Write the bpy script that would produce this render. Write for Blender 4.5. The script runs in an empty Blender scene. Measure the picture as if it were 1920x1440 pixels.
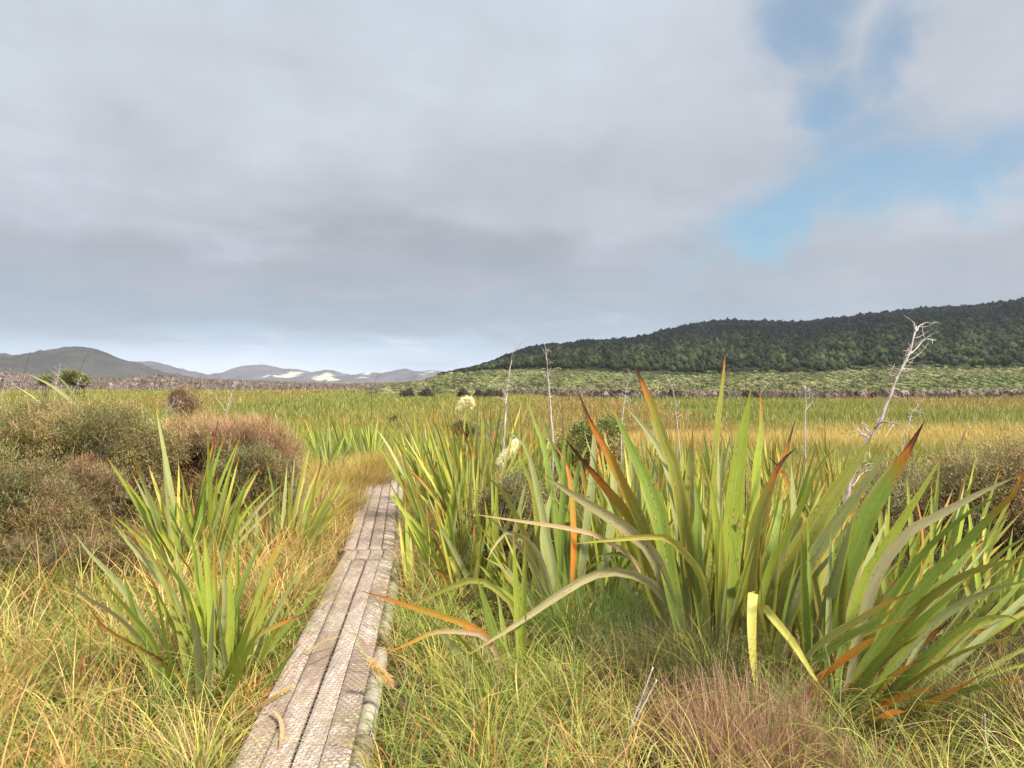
import bpy, math, random
import numpy as np
from mathutils import Vector, noise as mnoise

rng = np.random.default_rng(7)
random.seed(7)
SC = bpy.context.scene

# ------------------------------------------------------------------ camera
F = 1440.0            # focal length in photograph pixels (1920 wide)
CX, HY = 960.0, 715.0 # principal column, horizon row
CZ = 1.85             # eye height above the near ground
cam_d = bpy.data.cameras.new('camera')
cam_d.sensor_width = 36.0
cam_d.lens = 36.0 * F / 1920.0
cam_d.clip_start = 0.05
cam_d.clip_end = 40000
cam = bpy.data.objects.new('camera', cam_d)
SC.collection.objects.link(cam)
cam.location = (0, 0, CZ)
cam.rotation_euler = (math.radians(90) - math.atan(5 / F), 0, 0)
SC.camera = cam

# ------------------------------------------------------------------ exposure, sun, sky
SC.view_settings.view_transform = 'Standard'
SC.view_settings.look = 'None'
SC.view_settings.gamma = 1
SC.view_settings.exposure = 1.35
SC.cycles.max_bounces = 8
SC.cycles.transparent_max_bounces = 4
SC.cycles.volume_bounces = 0

SUN_EL, SUN_AZ = math.radians(50), math.radians(128)   # azimuth clockwise from +Y (view direction): from the right, a little behind
sun_d = bpy.data.lights.new('sun', 'SUN')
sun_d.energy = 4.2
sun_d.angle = math.radians(8.0)
sun_d.color = (1.0, 0.93, 0.82)
sun = bpy.data.objects.new('sun', sun_d)
SC.collection.objects.link(sun)
sdir = Vector((math.sin(SUN_AZ) * math.cos(SUN_EL), math.cos(SUN_AZ) * math.cos(SUN_EL), math.sin(SUN_EL)))
sun.rotation_euler = sdir.to_track_quat('Z', 'Y').to_euler()
sun.location = (20, -20, 40)


class NT:
    """tiny helper for writing node trees"""
    def __init__(self, tree):
        self.t = tree
        self.t.nodes.clear()

    def n(self, typ, **kw):
        nd = self.t.nodes.new(typ)
        for k, v in kw.items():
            if k in ('inp',):
                for kk, vv in v.items():
                    self.set(nd, kk, vv)
            else:
                setattr(nd, k, v)
        return nd

    def set(self, nd, key, v):
        s = nd.inputs[key]
        if hasattr(v, 'is_output') or isinstance(v, bpy.types.NodeSocket):
            self.t.links.new(v, s)
        else:
            s.default_value = v

    def math(self, op, a, b=None, c=None, clamp=False):
        nd = self.t.nodes.new('ShaderNodeMath')
        nd.operation = op
        nd.use_clamp = clamp
        self.set(nd, 0, a)
        if b is not None: self.set(nd, 1, b)
        if c is not None: self.set(nd, 2, c)
        return nd.outputs[0]

    def mix(self, fac, a, b, blend='MIX'):
        nd = self.t.nodes.new('ShaderNodeMix')
        nd.data_type = 'RGBA'
        nd.blend_type = blend
        self.set(nd, 0, fac)
        self.set(nd, 6, a)
        self.set(nd, 7, b)
        return nd.outputs[2]

    def ramp(self, fac, stops, interp='EASE'):
        nd = self.t.nodes.new('ShaderNodeValToRGB')
        cr = nd.color_ramp
        cr.interpolation = interp
        while len(cr.elements) < len(stops): cr.elements.new(0.5)
        for e, (p, c) in zip(cr.elements, stops):
            e.position = p
            e.color = c if len(c) == 4 else (*c, 1)
        self.set(nd, 0, fac)
        return nd.outputs[0]

    def smooth(self, x, lo, hi):
        nd = self.t.nodes.new('ShaderNodeMapRange')
        nd.interpolation_type = 'SMOOTHSTEP'
        self.set(nd, 0, x)
        nd.inputs[1].default_value = lo
        nd.inputs[2].default_value = hi
        nd.inputs[3].default_value = 0
        nd.inputs[4].default_value = 1
        return nd.outputs[0]

    def noise(self, vec, scale, detail=4, rough=0.5, dist=0.0, lac=2.0):
        nd = self.t.nodes.new('ShaderNodeTexNoise')
        if vec is not None: self.set(nd, 'Vector', vec)
        nd.inputs['Scale'].default_value = scale
        nd.inputs['Detail'].default_value = detail
        nd.inputs['Roughness'].default_value = rough
        nd.inputs['Distortion'].default_value = dist
        return nd.outputs[0]

    def comb(self, x, y, z):
        nd = self.t.nodes.new('ShaderNodeCombineXYZ')
        for i, v in enumerate((x, y, z)): self.set(nd, i, v)
        return nd.outputs[0]


def srgb(r, g, b):
    def f(c):
        c /= 255.0
        return c / 12.92 if c <= 0.04045 else ((c + 0.055) / 1.055) ** 2.4
    return (f(r), f(g), f(b))


# world: Nishita sky seen through gaps in a broken cloud layer
world = bpy.data.worlds.new('World')
SC.world = world
world.use_nodes = True
W = NT(world.node_tree)
STR = 0.1
EXPO = 2 ** SC.view_settings.exposure
sky = W.n('ShaderNodeTexSky', sky_type='NISHITA', sun_disc=False, sun_elevation=SUN_EL, sun_rotation=SUN_AZ)
sky.air_density = 1.0
sky.dust_density = 0.6
tc = W.n('ShaderNodeTexCoord')
sep = W.n('ShaderNodeSeparateXYZ', inp={0: tc.outputs['Generated']})
dx, dy, dz = sep.outputs
az = W.math('ARCTAN2', dx, dy)                         # 0 straight ahead, + to the right
el = W.math('ARCSINE', dz, clamp=False)
# cloud-plane coordinates (the layer seen from below, foreshortened towards the horizon)
zz = W.math('ADD', W.math('MAXIMUM', dz, 0.0), 0.16)
pu, pv = W.math('DIVIDE', dx, zz), W.math('DIVIDE', dy, zz)
pl = W.comb(pu, W.math('MULTIPLY', pv, 1.25), 0.3)
n_big = W.noise(pl, 0.75, 3, 0.5, 0.6)
n_mid = W.noise(W.comb(pu, pv, 4.7), 2.0, 6, 0.55, 0.5)
n_fine = W.noise(W.comb(pu, pv, 9.1), 5.0, 6, 0.6, 0.2)
n_soft = W.noise(tc.outputs['Generated'], 5.5, 5, 0.55, 0.4)
n_soft2 = W.noise(tc.outputs['Generated'], 9.0, 8, 0.62, 0.5)


def cloud(r, g, b):   # a cloud brightness given as it looks in the picture
    c = srgb(r, g, b)
    return tuple(v / (STR * EXPO) for v in c)


# brightness of the cloud base by height above the horizon, broken up by the layer's own noise
elj = W.math('ADD', el, W.math('MULTIPLY', W.math('SUBTRACT', n_mid, 0.5), 0.14))
elj = W.math('ADD', elj, W.math('MULTIPLY', W.math('SUBTRACT', n_big, 0.5), 0.11))
elj = W.math('ADD', elj, W.math('MULTIPLY', W.math('SUBTRACT', n_soft, 0.5), 0.05))
eln = W.math('DIVIDE', elj, 0.6)
base = W.ramp(eln, [(0.0, cloud(205, 216, 232)), (0.05, cloud(178, 196, 214)), (0.13, cloud(160, 174, 188)),
                    (0.25, cloud(168, 174, 184)), (0.36, cloud(186, 192, 202)), (0.52, cloud(198, 205, 215)), (1.0, cloud(203, 211, 222))])
# towards the right the layer is thinner and lighter
lite = W.smooth(az, 0.05, 0.50)
lite2 = W.math('MULTIPLY', lite, W.smooth(el, 0.05, 0.22))
base = W.mix(W.math('MULTIPLY', lite2, 0.75), base, (*cloud(188, 193, 202), 1))
# soft billows
shade = W.math('ADD', 0.80, W.math('ADD', W.math('MULTIPLY', n_mid, 0.20), W.math('MULTIPLY', n_soft, 0.28)))
shade = W.math('MULTIPLY', shade, W.math('ADD', 0.95, W.math('MULTIPLY', n_fine, 0.10)))
band = W.noise(W.comb(W.math('ADD', W.math('MULTIPLY', az, 1.3), W.math('MULTIPLY', el, .7)), W.math('MULTIPLY', el, 5.5), 2.0), 2.4, 5, 0.55, 0.5)
shade = W.math('MULTIPLY', shade, W.math('ADD', 0.92, W.math('MULTIPLY', band, 0.17)))
vm = W.n('ShaderNodeVectorMath', operation='SCALE')
W.set(vm, 0, base); W.set(vm, 'Scale', shade)
base = vm.outputs[0]
# unseen cloud overhead and behind is brightened to add fill light
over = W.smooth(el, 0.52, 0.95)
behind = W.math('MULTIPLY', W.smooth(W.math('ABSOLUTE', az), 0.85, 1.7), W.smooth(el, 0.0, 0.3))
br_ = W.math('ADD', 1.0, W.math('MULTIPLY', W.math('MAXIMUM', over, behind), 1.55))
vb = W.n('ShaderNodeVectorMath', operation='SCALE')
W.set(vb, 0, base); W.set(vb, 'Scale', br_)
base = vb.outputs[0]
# bright strip low over the far dunes
glow = W.math('MULTIPLY', W.math('SUBTRACT', 1.0, W.smooth(el, 0.0, 0.055)),
              W.math('MULTIPLY', W.smooth(az, -0.62, -0.42), W.math('SUBTRACT', 1.0, W.smooth(az, -0.30, 0.0))))
base = W.mix(W.math('MULTIPLY', glow, 0.97), base, (*cloud(228, 236, 250), 1))


def spot(a0, e0, ra, re, rot=0.0):
    """soft elliptical opening in the cloud at azimuth a0, elevation e0 (radians)"""
    c, s = math.cos(rot), math.sin(rot)
    a = W.math('SUBTRACT', azw, a0)
    e = W.math('SUBTRACT', elw, e0)
    x = W.math('ADD', W.math('MULTIPLY', a, c / ra), W.math('MULTIPLY', e, s / ra))
    y = W.math('ADD', W.math('MULTIPLY', a, -s / re), W.math('MULTIPLY', e, c / re))
    d2 = W.math('ADD', W.math('MULTIPLY', x, x), W.math('MULTIPLY', y, y))
    return W.math('POWER', 2.718, W.math('MULTIPLY', d2, -1.0))


azw = W.math('ADD', az, W.math('MULTIPLY', W.math('SUBTRACT', n_soft, 0.5), 0.16))
elw = W.math('ADD', el, W.math('MULTIPLY', W.math('SUBTRACT', n_soft2, 0.5), 0.12))


def ae(px, py):
    p, q = (px - CX) / F, (HY - py) / F
    return math.atan(p), math.atan(q / math.sqrt(1 + p * p))


gap = None
for px, py, rx, ry, rot, amp in ((1510, 40, 85, 120, 0.0, .86), (1552, 210, 60, 75, 0.2, .95), (1640, 120, 55, 140, -.5, .84), (1450, 400, 170, 70, .45, 1.1),
                                 (1640, 345, 220, 80, .15, 1.05), (1840, 320, 170, 75, .2, .92), (1590, 280, 130, 70, .3, .85)):
    a0, e0 = ae(px, py)
    g = W.math('MULTIPLY', spot(a0, e0, rx / F, ry / F, rot), amp)
    gap = g if gap is None else W.math('MAXIMUM', gap, g)
# gaps elsewhere round the sky, out of the photograph's view
back = W.math('MULTIPLY', W.smooth(n_big, 0.56, 0.68), W.smooth(W.math('ABSOLUTE', az), 0.75, 1.1))
gap = W.math('MAXIMUM', gap, back)
gapn = W.math('ADD', gap, W.math('MULTIPLY', W.math('SUBTRACT', n_soft2, 0.5), 0.95))
gapm = W.math('MULTIPLY', W.smooth(gapn, 0.10, 1.0), W.smooth(gap, 0.04, 0.30))
veil = W.mix(0.22, (0, 0, 0, 1), base)
blue_s = W.n('ShaderNodeVectorMath', operation='MULTIPLY')
W.set(blue_s, 0, sky.outputs[0])
blue_s.inputs[1].default_value = (0.34, 0.54, 0.56)
blue = W.mix(0.33, blue_s.outputs[0], base)
skyc = W.mix(W.math('MULTIPLY', gapm, 0.97), base, blue)
# below the horizon: dull ground bounce
skyc = W.mix(W.smooth(dz, -0.03, -0.002), (0.5, 0.5, 0.35, 1), skyc)
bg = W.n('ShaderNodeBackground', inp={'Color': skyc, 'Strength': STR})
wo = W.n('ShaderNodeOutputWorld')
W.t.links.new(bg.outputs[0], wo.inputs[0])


# ------------------------------------------------------------------ helpers
def link(o):
    SC.collection.objects.link(o)
    return o


def tag(o, label=None, cat=None, group=None, kind=None):
    if label: o['label'] = label
    if cat: o['category'] = cat
    if group: o['group'] = group
    if kind: o['kind'] = kind
    return o


def empty(name, loc, label, cat, group=None):
    o = bpy.data.objects.new(name, None)
    o.empty_display_size = 0.2
    o.location = loc
    link(o)
    return tag(o, label, cat, group)


def at(px, py, Y):
    """world point that lies on photograph pixel (px, py) at depth Y"""
    return np.array(((px - CX) / F * Y, Y, CZ - (py - HY) / F * Y))


def sstep(x, a, b):
    t = np.clip((np.asarray(x, float) - a) / (b - a), 0, 1)
    return t * t * (3 - 2 * t)


_ph = rng.uniform(0, 6.28, (40,))
_fr = rng.normal(0, 1, (40, 2))


def wob(x, y, scale, k=0, n=8):
    """cheap smooth noise in about -1..1"""
    x = np.asarray(x, float) / scale
    y = np.asarray(y, float) / scale
    s = 0
    for i in range(n):
        j = (i + k * 5) % 40
        f = 1.0 + 0.35 * i
        s = s + np.sin(x * _fr[j, 0] * f + y * _fr[j, 1] * f + _ph[j] * (1 + k)) / (1 + 0.3 * i)
    return s / 2.6


def ground_z(x, y):
    r = np.sqrt(np.asarray(x, float) ** 2 + np.asarray(y, float) ** 2)
    z = -1.5 * sstep(r, 9, 50)
    z = z + 0.05 * wob(x, y, 1.6, 1) * (1 - sstep(r, 20, 60)) + 0.10 * wob(x, y, 9, 2) * sstep(r, 12, 30)
    return z


def mesh_np(name, verts, quads=None, tris=None, cols=None, uvs=None, extra=None, smooth=False):
    me = bpy.data.meshes.new(name)
    verts = np.asarray(verts, np.float32)
    nq = 0 if quads is None else len(quads)
    nt = 0 if tris is None else len(tris)
    me.vertices.add(len(verts))
    me.vertices.foreach_set('co', verts.ravel())
    idx = []
    if nq: idx.append(np.asarray(quads, np.int32).ravel())
    if nt: idx.append(np.asarray(tris, np.int32).ravel())
    idx = np.concatenate(idx)
    me.loops.add(len(idx))
    me.loops.foreach_set('vertex_index', idx)
    me.polygons.add(nq + nt)
    ls = np.concatenate([np.arange(nq) * 4, nq * 4 + np.arange(nt) * 3]).astype(np.int32)
    me.polygons.foreach_set('loop_start', ls)
    if smooth:
        me.polygons.foreach_set('use_smooth', np.ones(nq + nt, bool))
    if cols is not None:
        a = me.attributes.new('col', 'FLOAT_COLOR', 'POINT')
        c = np.ones((len(verts), 4), np.float32)
        c[:, :cols.shape[1]] = cols
        a.data.foreach_set('color', c.ravel())
    if extra is not None:
        a = me.attributes.new('aux', 'FLOAT_COLOR', 'POINT')
        a.data.foreach_set('color', np.asarray(extra, np.float32).ravel())
    if uvs is not None:
        a = me.attributes.new('luv', 'FLOAT2', 'POINT')
        a.data.foreach_set('vector', np.asarray(uvs, np.float32).ravel())
    me.update(calc_edges=True)
    return me


def obj(name, me, mat, parent=None, loc=None):
    o = bpy.data.objects.new(name, me)
    if mat is not None and len(me.materials) == 0: me.materials.append(mat)
    link(o)
    if parent is not None: o.parent = parent
    if loc is not None: o.location = loc
    return o


# ------------------------------------------------------------------ materials
def new_mat(name):
    m = bpy.data.materials.new(name)
    m.use_nodes = True
    return m, NT(m.node_tree)


def leafy(name, trans=0.35, rough=0.55, spec=0.25, var=0.25, vscale=3.0, hue=None):
    """plant matter: colour from the mesh's own colour attribute, mottled, partly translucent"""
    m, T = new_mat(name)
    a = T.n('ShaderNodeAttribute', attribute_name='col')
    geo = T.n('ShaderNodeNewGeometry')
    nz = T.noise(geo.outputs['Position'], vscale, 3, 0.6)
    k = T.math('ADD', 1.0 - var, T.math('MULTIPLY', nz, 2 * var))
    v = T.n('ShaderNodeVectorMath', operation='SCALE')
    T.set(v, 0, a.outputs['Color']); T.set(v, 'Scale', k)
    p = T.n('ShaderNodeBsdfPrincipled', inp={'Base Color': v.outputs[0], 'Roughness': rough, 'Specular IOR Level': spec})
    out = T.n('ShaderNodeOutputMaterial')
    if trans > 0:
        tr = T.n('ShaderNodeBsdfTranslucent', inp={'Color': v.outputs[0]})
        mx = T.n('ShaderNodeMixShader', inp={0: trans})
        T.t.links.new(p.outputs[0], mx.inputs[1])
        T.t.links.new(tr.outputs[0], mx.inputs[2])
        T.t.links.new(mx.outputs[0], out.inputs[0])
    else:
        T.t.links.new(p.outputs[0], out.inputs[0])
    return m


M_grass = leafy('grass_blades', 0.35, 0.5, 0.3)
M_rush = leafy('rush_blades', 0.3, 0.6, 0.2, 0.25, 0.25)
M_twig = leafy('shrub_leaves_and_twigs', 0.25, 0.6, 0.2, 0.2, 2.0)
M_forest = leafy('forest_canopy', 0.12, 0.8, 0.05, 0.3, 0.03)
M_scrub = leafy('scrub', 0.12, 0.8, 0.05, 0.3, 0.15)


def mat_ground():
    m, T = new_mat('marsh_soil')
    geo = T.n('ShaderNodeNewGeometry')
    P = geo.outputs['Position']
    n1 = T.noise(P, 0.9, 6, 0.6)
    n2 = T.noise(P, 14.0, 5, 0.65)
    n3 = T.noise(P, 0.02, 5, 0.6)
    c = T.ramp(T.math('ADD', T.math('MULTIPLY', n1, 0.5), T.math('MULTIPLY', n2, 0.5)),
               [(0.3, (0.020, 0.016, 0.008)), (0.5, (0.055, 0.047, 0.020)), (0.68, (0.11, 0.085, 0.035))])
    far = T.ramp(n3, [(0.35, (0.085, 0.10, 0.028)), (0.55, (0.12, 0.115, 0.034)), (0.7, (0.16, 0.12, 0.045))])
    d = T.n('ShaderNodeVectorMath', operation='LENGTH')
    T.set(d, 0, P)
    c = T.mix(T.smooth(d.outputs['Value'], 18, 60), c, far)
    p = T.n('ShaderNodeBsdfPrincipled', inp={'Base Color': c, 'Roughness': 0.95, 'Specular IOR Level': 0.1})
    bmp = T.n('ShaderNodeBump', inp={'Height': n2, 'Strength': 0.6, 'Distance': 0.05})
    T.t.links.new(bmp.outputs[0], p.inputs['Normal'])
    out = T.n('ShaderNodeOutputMaterial')
    T.t.links.new(p.outputs[0], out.inputs[0])
    return m


def mat_hill(name, sc, amp=0.35):
    m, T = new_mat(name)
    a = T.n('ShaderNodeAttribute', attribute_name='col')
    geo = T.n('ShaderNodeNewGeometry')
    n1 = T.noise(geo.outputs['Position'], sc, 8, 0.68)
    k = T.math('ADD', 1 - amp, T.math('MULTIPLY', n1, 2 * amp))
    v = T.n('ShaderNodeVectorMath', operation='SCALE')
    T.set(v, 0, a.outputs['Color']); T.set(v, 'Scale', k)
    p = T.n('ShaderNodeBsdfPrincipled', inp={'Base Color': v.outputs[0], 'Roughness': 0.95, 'Specular IOR Level': 0.05})
    bmp = T.n('ShaderNodeBump', inp={'Height': n1, 'Strength': 0.8, 'Distance': 0.4 / sc})
    T.t.links.new(bmp.outputs[0], p.inputs['Normal'])
    out = T.n('ShaderNodeOutputMaterial')
    T.t.links.new(p.outputs[0], out.inputs[0])
    return m


# ------------------------------------------------------------------ terrain
def grid_faces(nr, nc):
    i = np.arange(nr - 1)[:, None] * nc + np.arange(nc - 1)[None, :]
    return np.stack([i, i + 1, i + nc + 1, i + nc], -1).reshape(-1, 4)


def build_ground():
    rad = np.concatenate([[0.0], np.geomspace(0.4, 14000, 190)])
    th = np.linspace(0, 2 * np.pi, 241)
    R, T = np.meshgrid(rad, th, indexing='ij')
    X, Y = R * np.sin(T), R * np.cos(T)
    Z = ground_z(X, Y)
    f = grid_faces(len(rad), len(th))[:, ::-1]
    me = mesh_np('ground', np.stack([X, Y, Z], -1).reshape(-1, 3), quads=f, smooth=True)
    tag(obj('ground', me, mat_ground()), kind='structure')


build_ground()


def profile(pts, x):
    p = np.array(pts, float)
    return np.interp(x, p[:, 0], p[:, 1])


def far_hill(name, sky_pts, D, depth, base_py, col, sands=(), mat=None, k=0, rough=1.9):
    """a real ridge: columns over the skyline, rows from the near foot over the crest to the far foot"""
    px = np.linspace(sky_pts[0][0], sky_pts[-1][0], 420)
    crest = CZ - (profile(sky_pts, px) + .5 * wob(px, px * 0, 5, k + 4) + .7 * wob(px, px * 0, 13, k + 5) - HY) / F * D
    rows = np.linspace(-1, 1, 60)
    V, C = [], []
    for s in rows:
        Y = D + s * depth + wob(px * 0 + s * 3, px, 60, k) * 0.03 * D
        fall = np.clip(1 - abs(s), 0, 1)
        sh = fall ** 1.15 if s < 0 else fall
        z = -3 + (crest + 3) * sh
        gully = wob(px + 25 * s, px * 0 + s * 260, 22, k + 1) * 0.10 * (crest + 3) * (sh * (1 - sh)) * 4 * rough
        z = z + gully + wob(px, px * 0 + s * 180, 6, k + 2) * .035 * (crest + 3) * (sh * (1 - sh)) * 4
        p = (px - CX) / F
        V.append(np.stack([p * D * (1 + 0 * Y), Y, z], -1))
        c = np.tile(np.array(col), (len(px), 1)) * (1 + 0.30 * wob(px, px * 0 + s * 200, 17, k + 2) + .2 * wob(px, px * 0 + s * 400, 5, k + 3))[:, None]
        for (sx, sy0, sy1, wx) in sands:
            # sand blow-outs: given by column, and the part of the slope they lie on
            tt = (s + 1)
            edge = 0.25 * wob(px, px * 0 + s * 150, 7, k + 3)
            msk = sstep(wx * (1 + 1.8 * edge) - abs(px - sx), -4.5, 4.5) * sstep(tt + 0.15 * edge, sy0, sy0 + .05) * (1 - sstep(tt + 0.15 * edge, sy1, sy1 + .05))
            c = c * (1 - msk[:, None]) + np.array((0.31, 0.275, 0.21)) * msk[:, None]
        C.append(c)
    V = np.concatenate(V); C = np.concatenate(C)
    me = mesh_np(name, V, quads=grid_faces(len(rows), len(px)), cols=C, smooth=True)
    return tag(obj(name, me, mat), kind='structure')


M_hill = mat_hill('far_hillside', 0.02)
far_hill('hill', [(-700, 722), (-420, 705), (-260, 690), (-120, 684), (0, 672), (60, 664), (110, 655), (140, 650), (165, 650), (185, 654), (205, 664), (228, 681), (250, 694), (290, 706), (360, 718), (420, 724)],
         1500, 420, 715, (0.036, 0.032, 0.025), mat=M_hill, k=0)
far_hill('hill', [(120, 722), (180, 690), (225, 676), (262, 675), (285, 678), (302, 682), (330, 694), (360, 704), (410, 712), (520, 722)],
         2600, 520, 715, (0.052, 0.044, 0.046), sands=[(249, .50, .72, 4)], mat=M_hill, k=1)
far_hill('dune_hills', [(330, 722), (380, 709), (410, 702), (440, 694), (470, 684), (486, 682), (506, 686), (522, 690), (548, 691), (575, 697), (600, 692), (615, 693), (650, 703), (668, 702), (690, 697), (712, 700),
                        (735, 694), (757, 690), (770, 695), (790, 696), (810, 694), (850, 700), (930, 706), (1050, 715)],
         3000, 520, 715, (0.058, 0.049, 0.052),
         sands=[(560, .52, .86, 11), (545, .40, .54, 19), (574, .40, .60, 10), (630, .33, .66, 10), (645, .33, .46, 18), (690, .82, 1.0, 5), (808, .72, .9, 9), (800, .50, .60, 6), (706, .38, .46, 9), (425, .6, .68, 5)], mat=M_hill, k=2)

# the forested hill: a slope of low scrub in front, forest from part-way up
SKY_R = [(560, 728), (700, 722), (760, 718), (800, 712), (840, 699), (870, 689), (900, 680), (940, 667), (1000, 651), (1050, 644), (1100, 638), (1150, 636), (1200, 631), (1240, 620), (1270, 614), (1300, 606), (1340, 600), (1400, 600),
         (1440, 602), (1500, 603), (1560, 596), (1640, 586), (1720, 579), (1800, 573), (1860, 568), (1920, 559), (2050, 540), (2300, 505), (2600, 500), (3000, 540)]
BND_R = [(560, 729), (700, 723), (790, 716), (830, 705), (860, 700), (900, 697), (960, 697), (1040, 695), (1100, 699), (1280, 705), (1400, 703), (1500, 700), (1700, 692), (1920, 692), (2300, 690), (3000, 700)]
Y_FOOT, Y_BND, Y_CREST = 168.0, 330.0, 640.0
TREE_H = 6.0


def hillR_z(px, Y):
    zb = CZ - (profile(BND_R, px) - HY) / F * Y_BND
    zc = CZ - (profile(SKY_R, px) - HY) / F * Y_CREST - TREE_H * sstep(px, 800, 900)
    z0 = -1.6
    Y = np.asarray(Y, float)
    t1 = np.clip((Y - Y_FOOT) / (Y_BND - Y_FOOT), 0, 1)
    t2 = np.clip((Y - Y_BND) / (Y_CREST - Y_BND), 0, 1)
    t3 = np.clip((Y - Y_CREST) / 500.0, 0, 1)
    s2 = t2 * (1.25 - 0.25 * t2)
    z = z0 + (zb - z0) * (t1 ** 1.1) + (zc - zb) * s2 - (zc + 3) * t3 ** 1.5
    z = z + wob(px, Y * 1.0, 55, 3) * 2.2 * np.sin(np.pi * np.clip(t2, 0, 1)) * sstep(px, 850, 1000) + wob(px, Y * 2, 30, 4) * 0.4 * np.sin(np.pi * t1)
    return z


def build_hillR():
    px = np.linspace(560, 3000, 230)
    Ys = np.concatenate([np.linspace(Y_FOOT - 10, Y_BND, 30), np.linspace(Y_BND + 6, Y_CREST + 500, 70)])
    PX, YY = np.meshgrid(px, Ys)
    Z = hillR_z(PX, YY)
    Z[0] = -4
    X = (PX - CX) / F * YY
    t = sstep(YY, Y_BND - 25, Y_BND + 15)[..., None]
    C = np.array((0.125, 0.130, 0.052)) * (1 - t) + np.array((0.025, 0.032, 0.012)) * t
    me = mesh_np('hill_slope', np.stack([X, YY, Z], -1).reshape(-1, 3), quads=grid_faces(len(Ys), len(px)), cols=C.reshape(-1, 3), smooth=True)
    tag(obj('hill_slope', me, mat_hill('scrubby_slope', 0.08)), kind='structure')


build_hillR()

# ------------------------------------------------------------------ crowns (far forest and scrub, each one mass)
import bmesh


def ico(sub):
    bm = bmesh.new()
    bmesh.ops.create_icosphere(bm, subdivisions=sub, radius=1.0)
    bm.verts.ensure_lookup_table()
    v = np.array([x.co[:] for x in bm.verts])
    f = np.array([[x.index for x in q.verts] for q in bm.faces])
    bm.free()
    return v, f


ICO = {1: ico(1), 2: ico(2), 3: ico(3)}


def crowns(name, cen, rx, rz, col, mat, sub=2, lump=0.28, fuzz=30, fsize=0.16, cvar=0.3, tip=None, flat_bottom=0.35, smooth=False):
    """a mass of bushy crowns: lumpy bodies wrapped in ragged leaf sprays"""
    v, f = ICO[sub]
    N = len(cen)
    n = len(v)
    s = np.zeros((N, n))
    for j in range(4):
        fr = rng.normal(0, 2.4 + j * 1.6, (N, 3))
        ph = rng.uniform(0, 6.28, N)
        s += np.sin(np.einsum('nk,vk->nv', fr, v) + ph[:, None]) / (1 + j * .6)
    R = 1 + lump * s / 2
    loc = v[None] * R[..., None]
    loc[..., 2] = np.where(loc[..., 2] < 0, loc[..., 2] * flat_bottom, loc[..., 2])
    P = loc * np.stack([rx, rx, rz], -1)[:, None, :] + cen[:, None, :]
    cc = col * (1 + cvar * rng.normal(0, 1, (N, 1))).clip(0.4, 1.9)
    up = (v[:, 2] * .5 + .5)[None, :, None]
    C = np.repeat(cc[:, None, :], n, 1) * (1 + 0.25 * s[..., None])
    if tip is not None:
        C = C * (1 - up * .5) + np.asarray(tip) * up * .5
    V = [P.reshape(-1, 3)]
    CC = [C.reshape(-1, 3).clip(0.004, 1)]
    T = [(f[None] + (np.arange(N) * n)[:, None, None]).reshape(-1, 3)]
    Q = None
    if fuzz:
        d = rng.normal(0, 1, (N, fuzz, 3))
        d /= np.linalg.norm(d, axis=-1, keepdims=True)
        d[..., 2] = abs(d[..., 2]) * 1.0 - 0.15
        ctr = cen[:, None] + d * np.stack([rx, rx, rz], -1)[:, None] * rng.uniform(0.85, 1.22, (N, fuzz, 1))
        sz = (rx[:, None] * fsize * rng.uniform(0.5, 1.5, (N, fuzz)))[..., None]
        a = rng.normal(0, 1, (N, fuzz, 3)); a /= np.linalg.norm(a, axis=-1, keepdims=True)
        b = np.cross(a, rng.normal(0, 1, (N, fuzz, 3))); b /= np.linalg.norm(b, axis=-1, keepdims=True)
        q = np.stack([ctr - a * sz, ctr - b * sz * .6, ctr + a * sz, ctr + b * sz * .6], 2).reshape(-1, 3)
        o = N * n
        Q = o + np.arange(N * fuzz * 4).reshape(-1, 4)
        fc = np.repeat(cc[:, None], fuzz, 1) * rng.uniform(0.7, 1.5, (N, fuzz, 1))
        if tip is not None: fc = fc * .5 + np.asarray(tip) * .5 * rng.uniform(.6, 1.2, (N, fuzz, 1))
        V.append(q); CC.append(np.repeat(fc.reshape(-1, 3), 4, 0).clip(0.004, 1))
    me = mesh_np(name, np.concatenate(V), quads=Q, tris=T[0], cols=np.concatenate(CC), smooth=smooth)
    return obj(name, me, mat)


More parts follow.
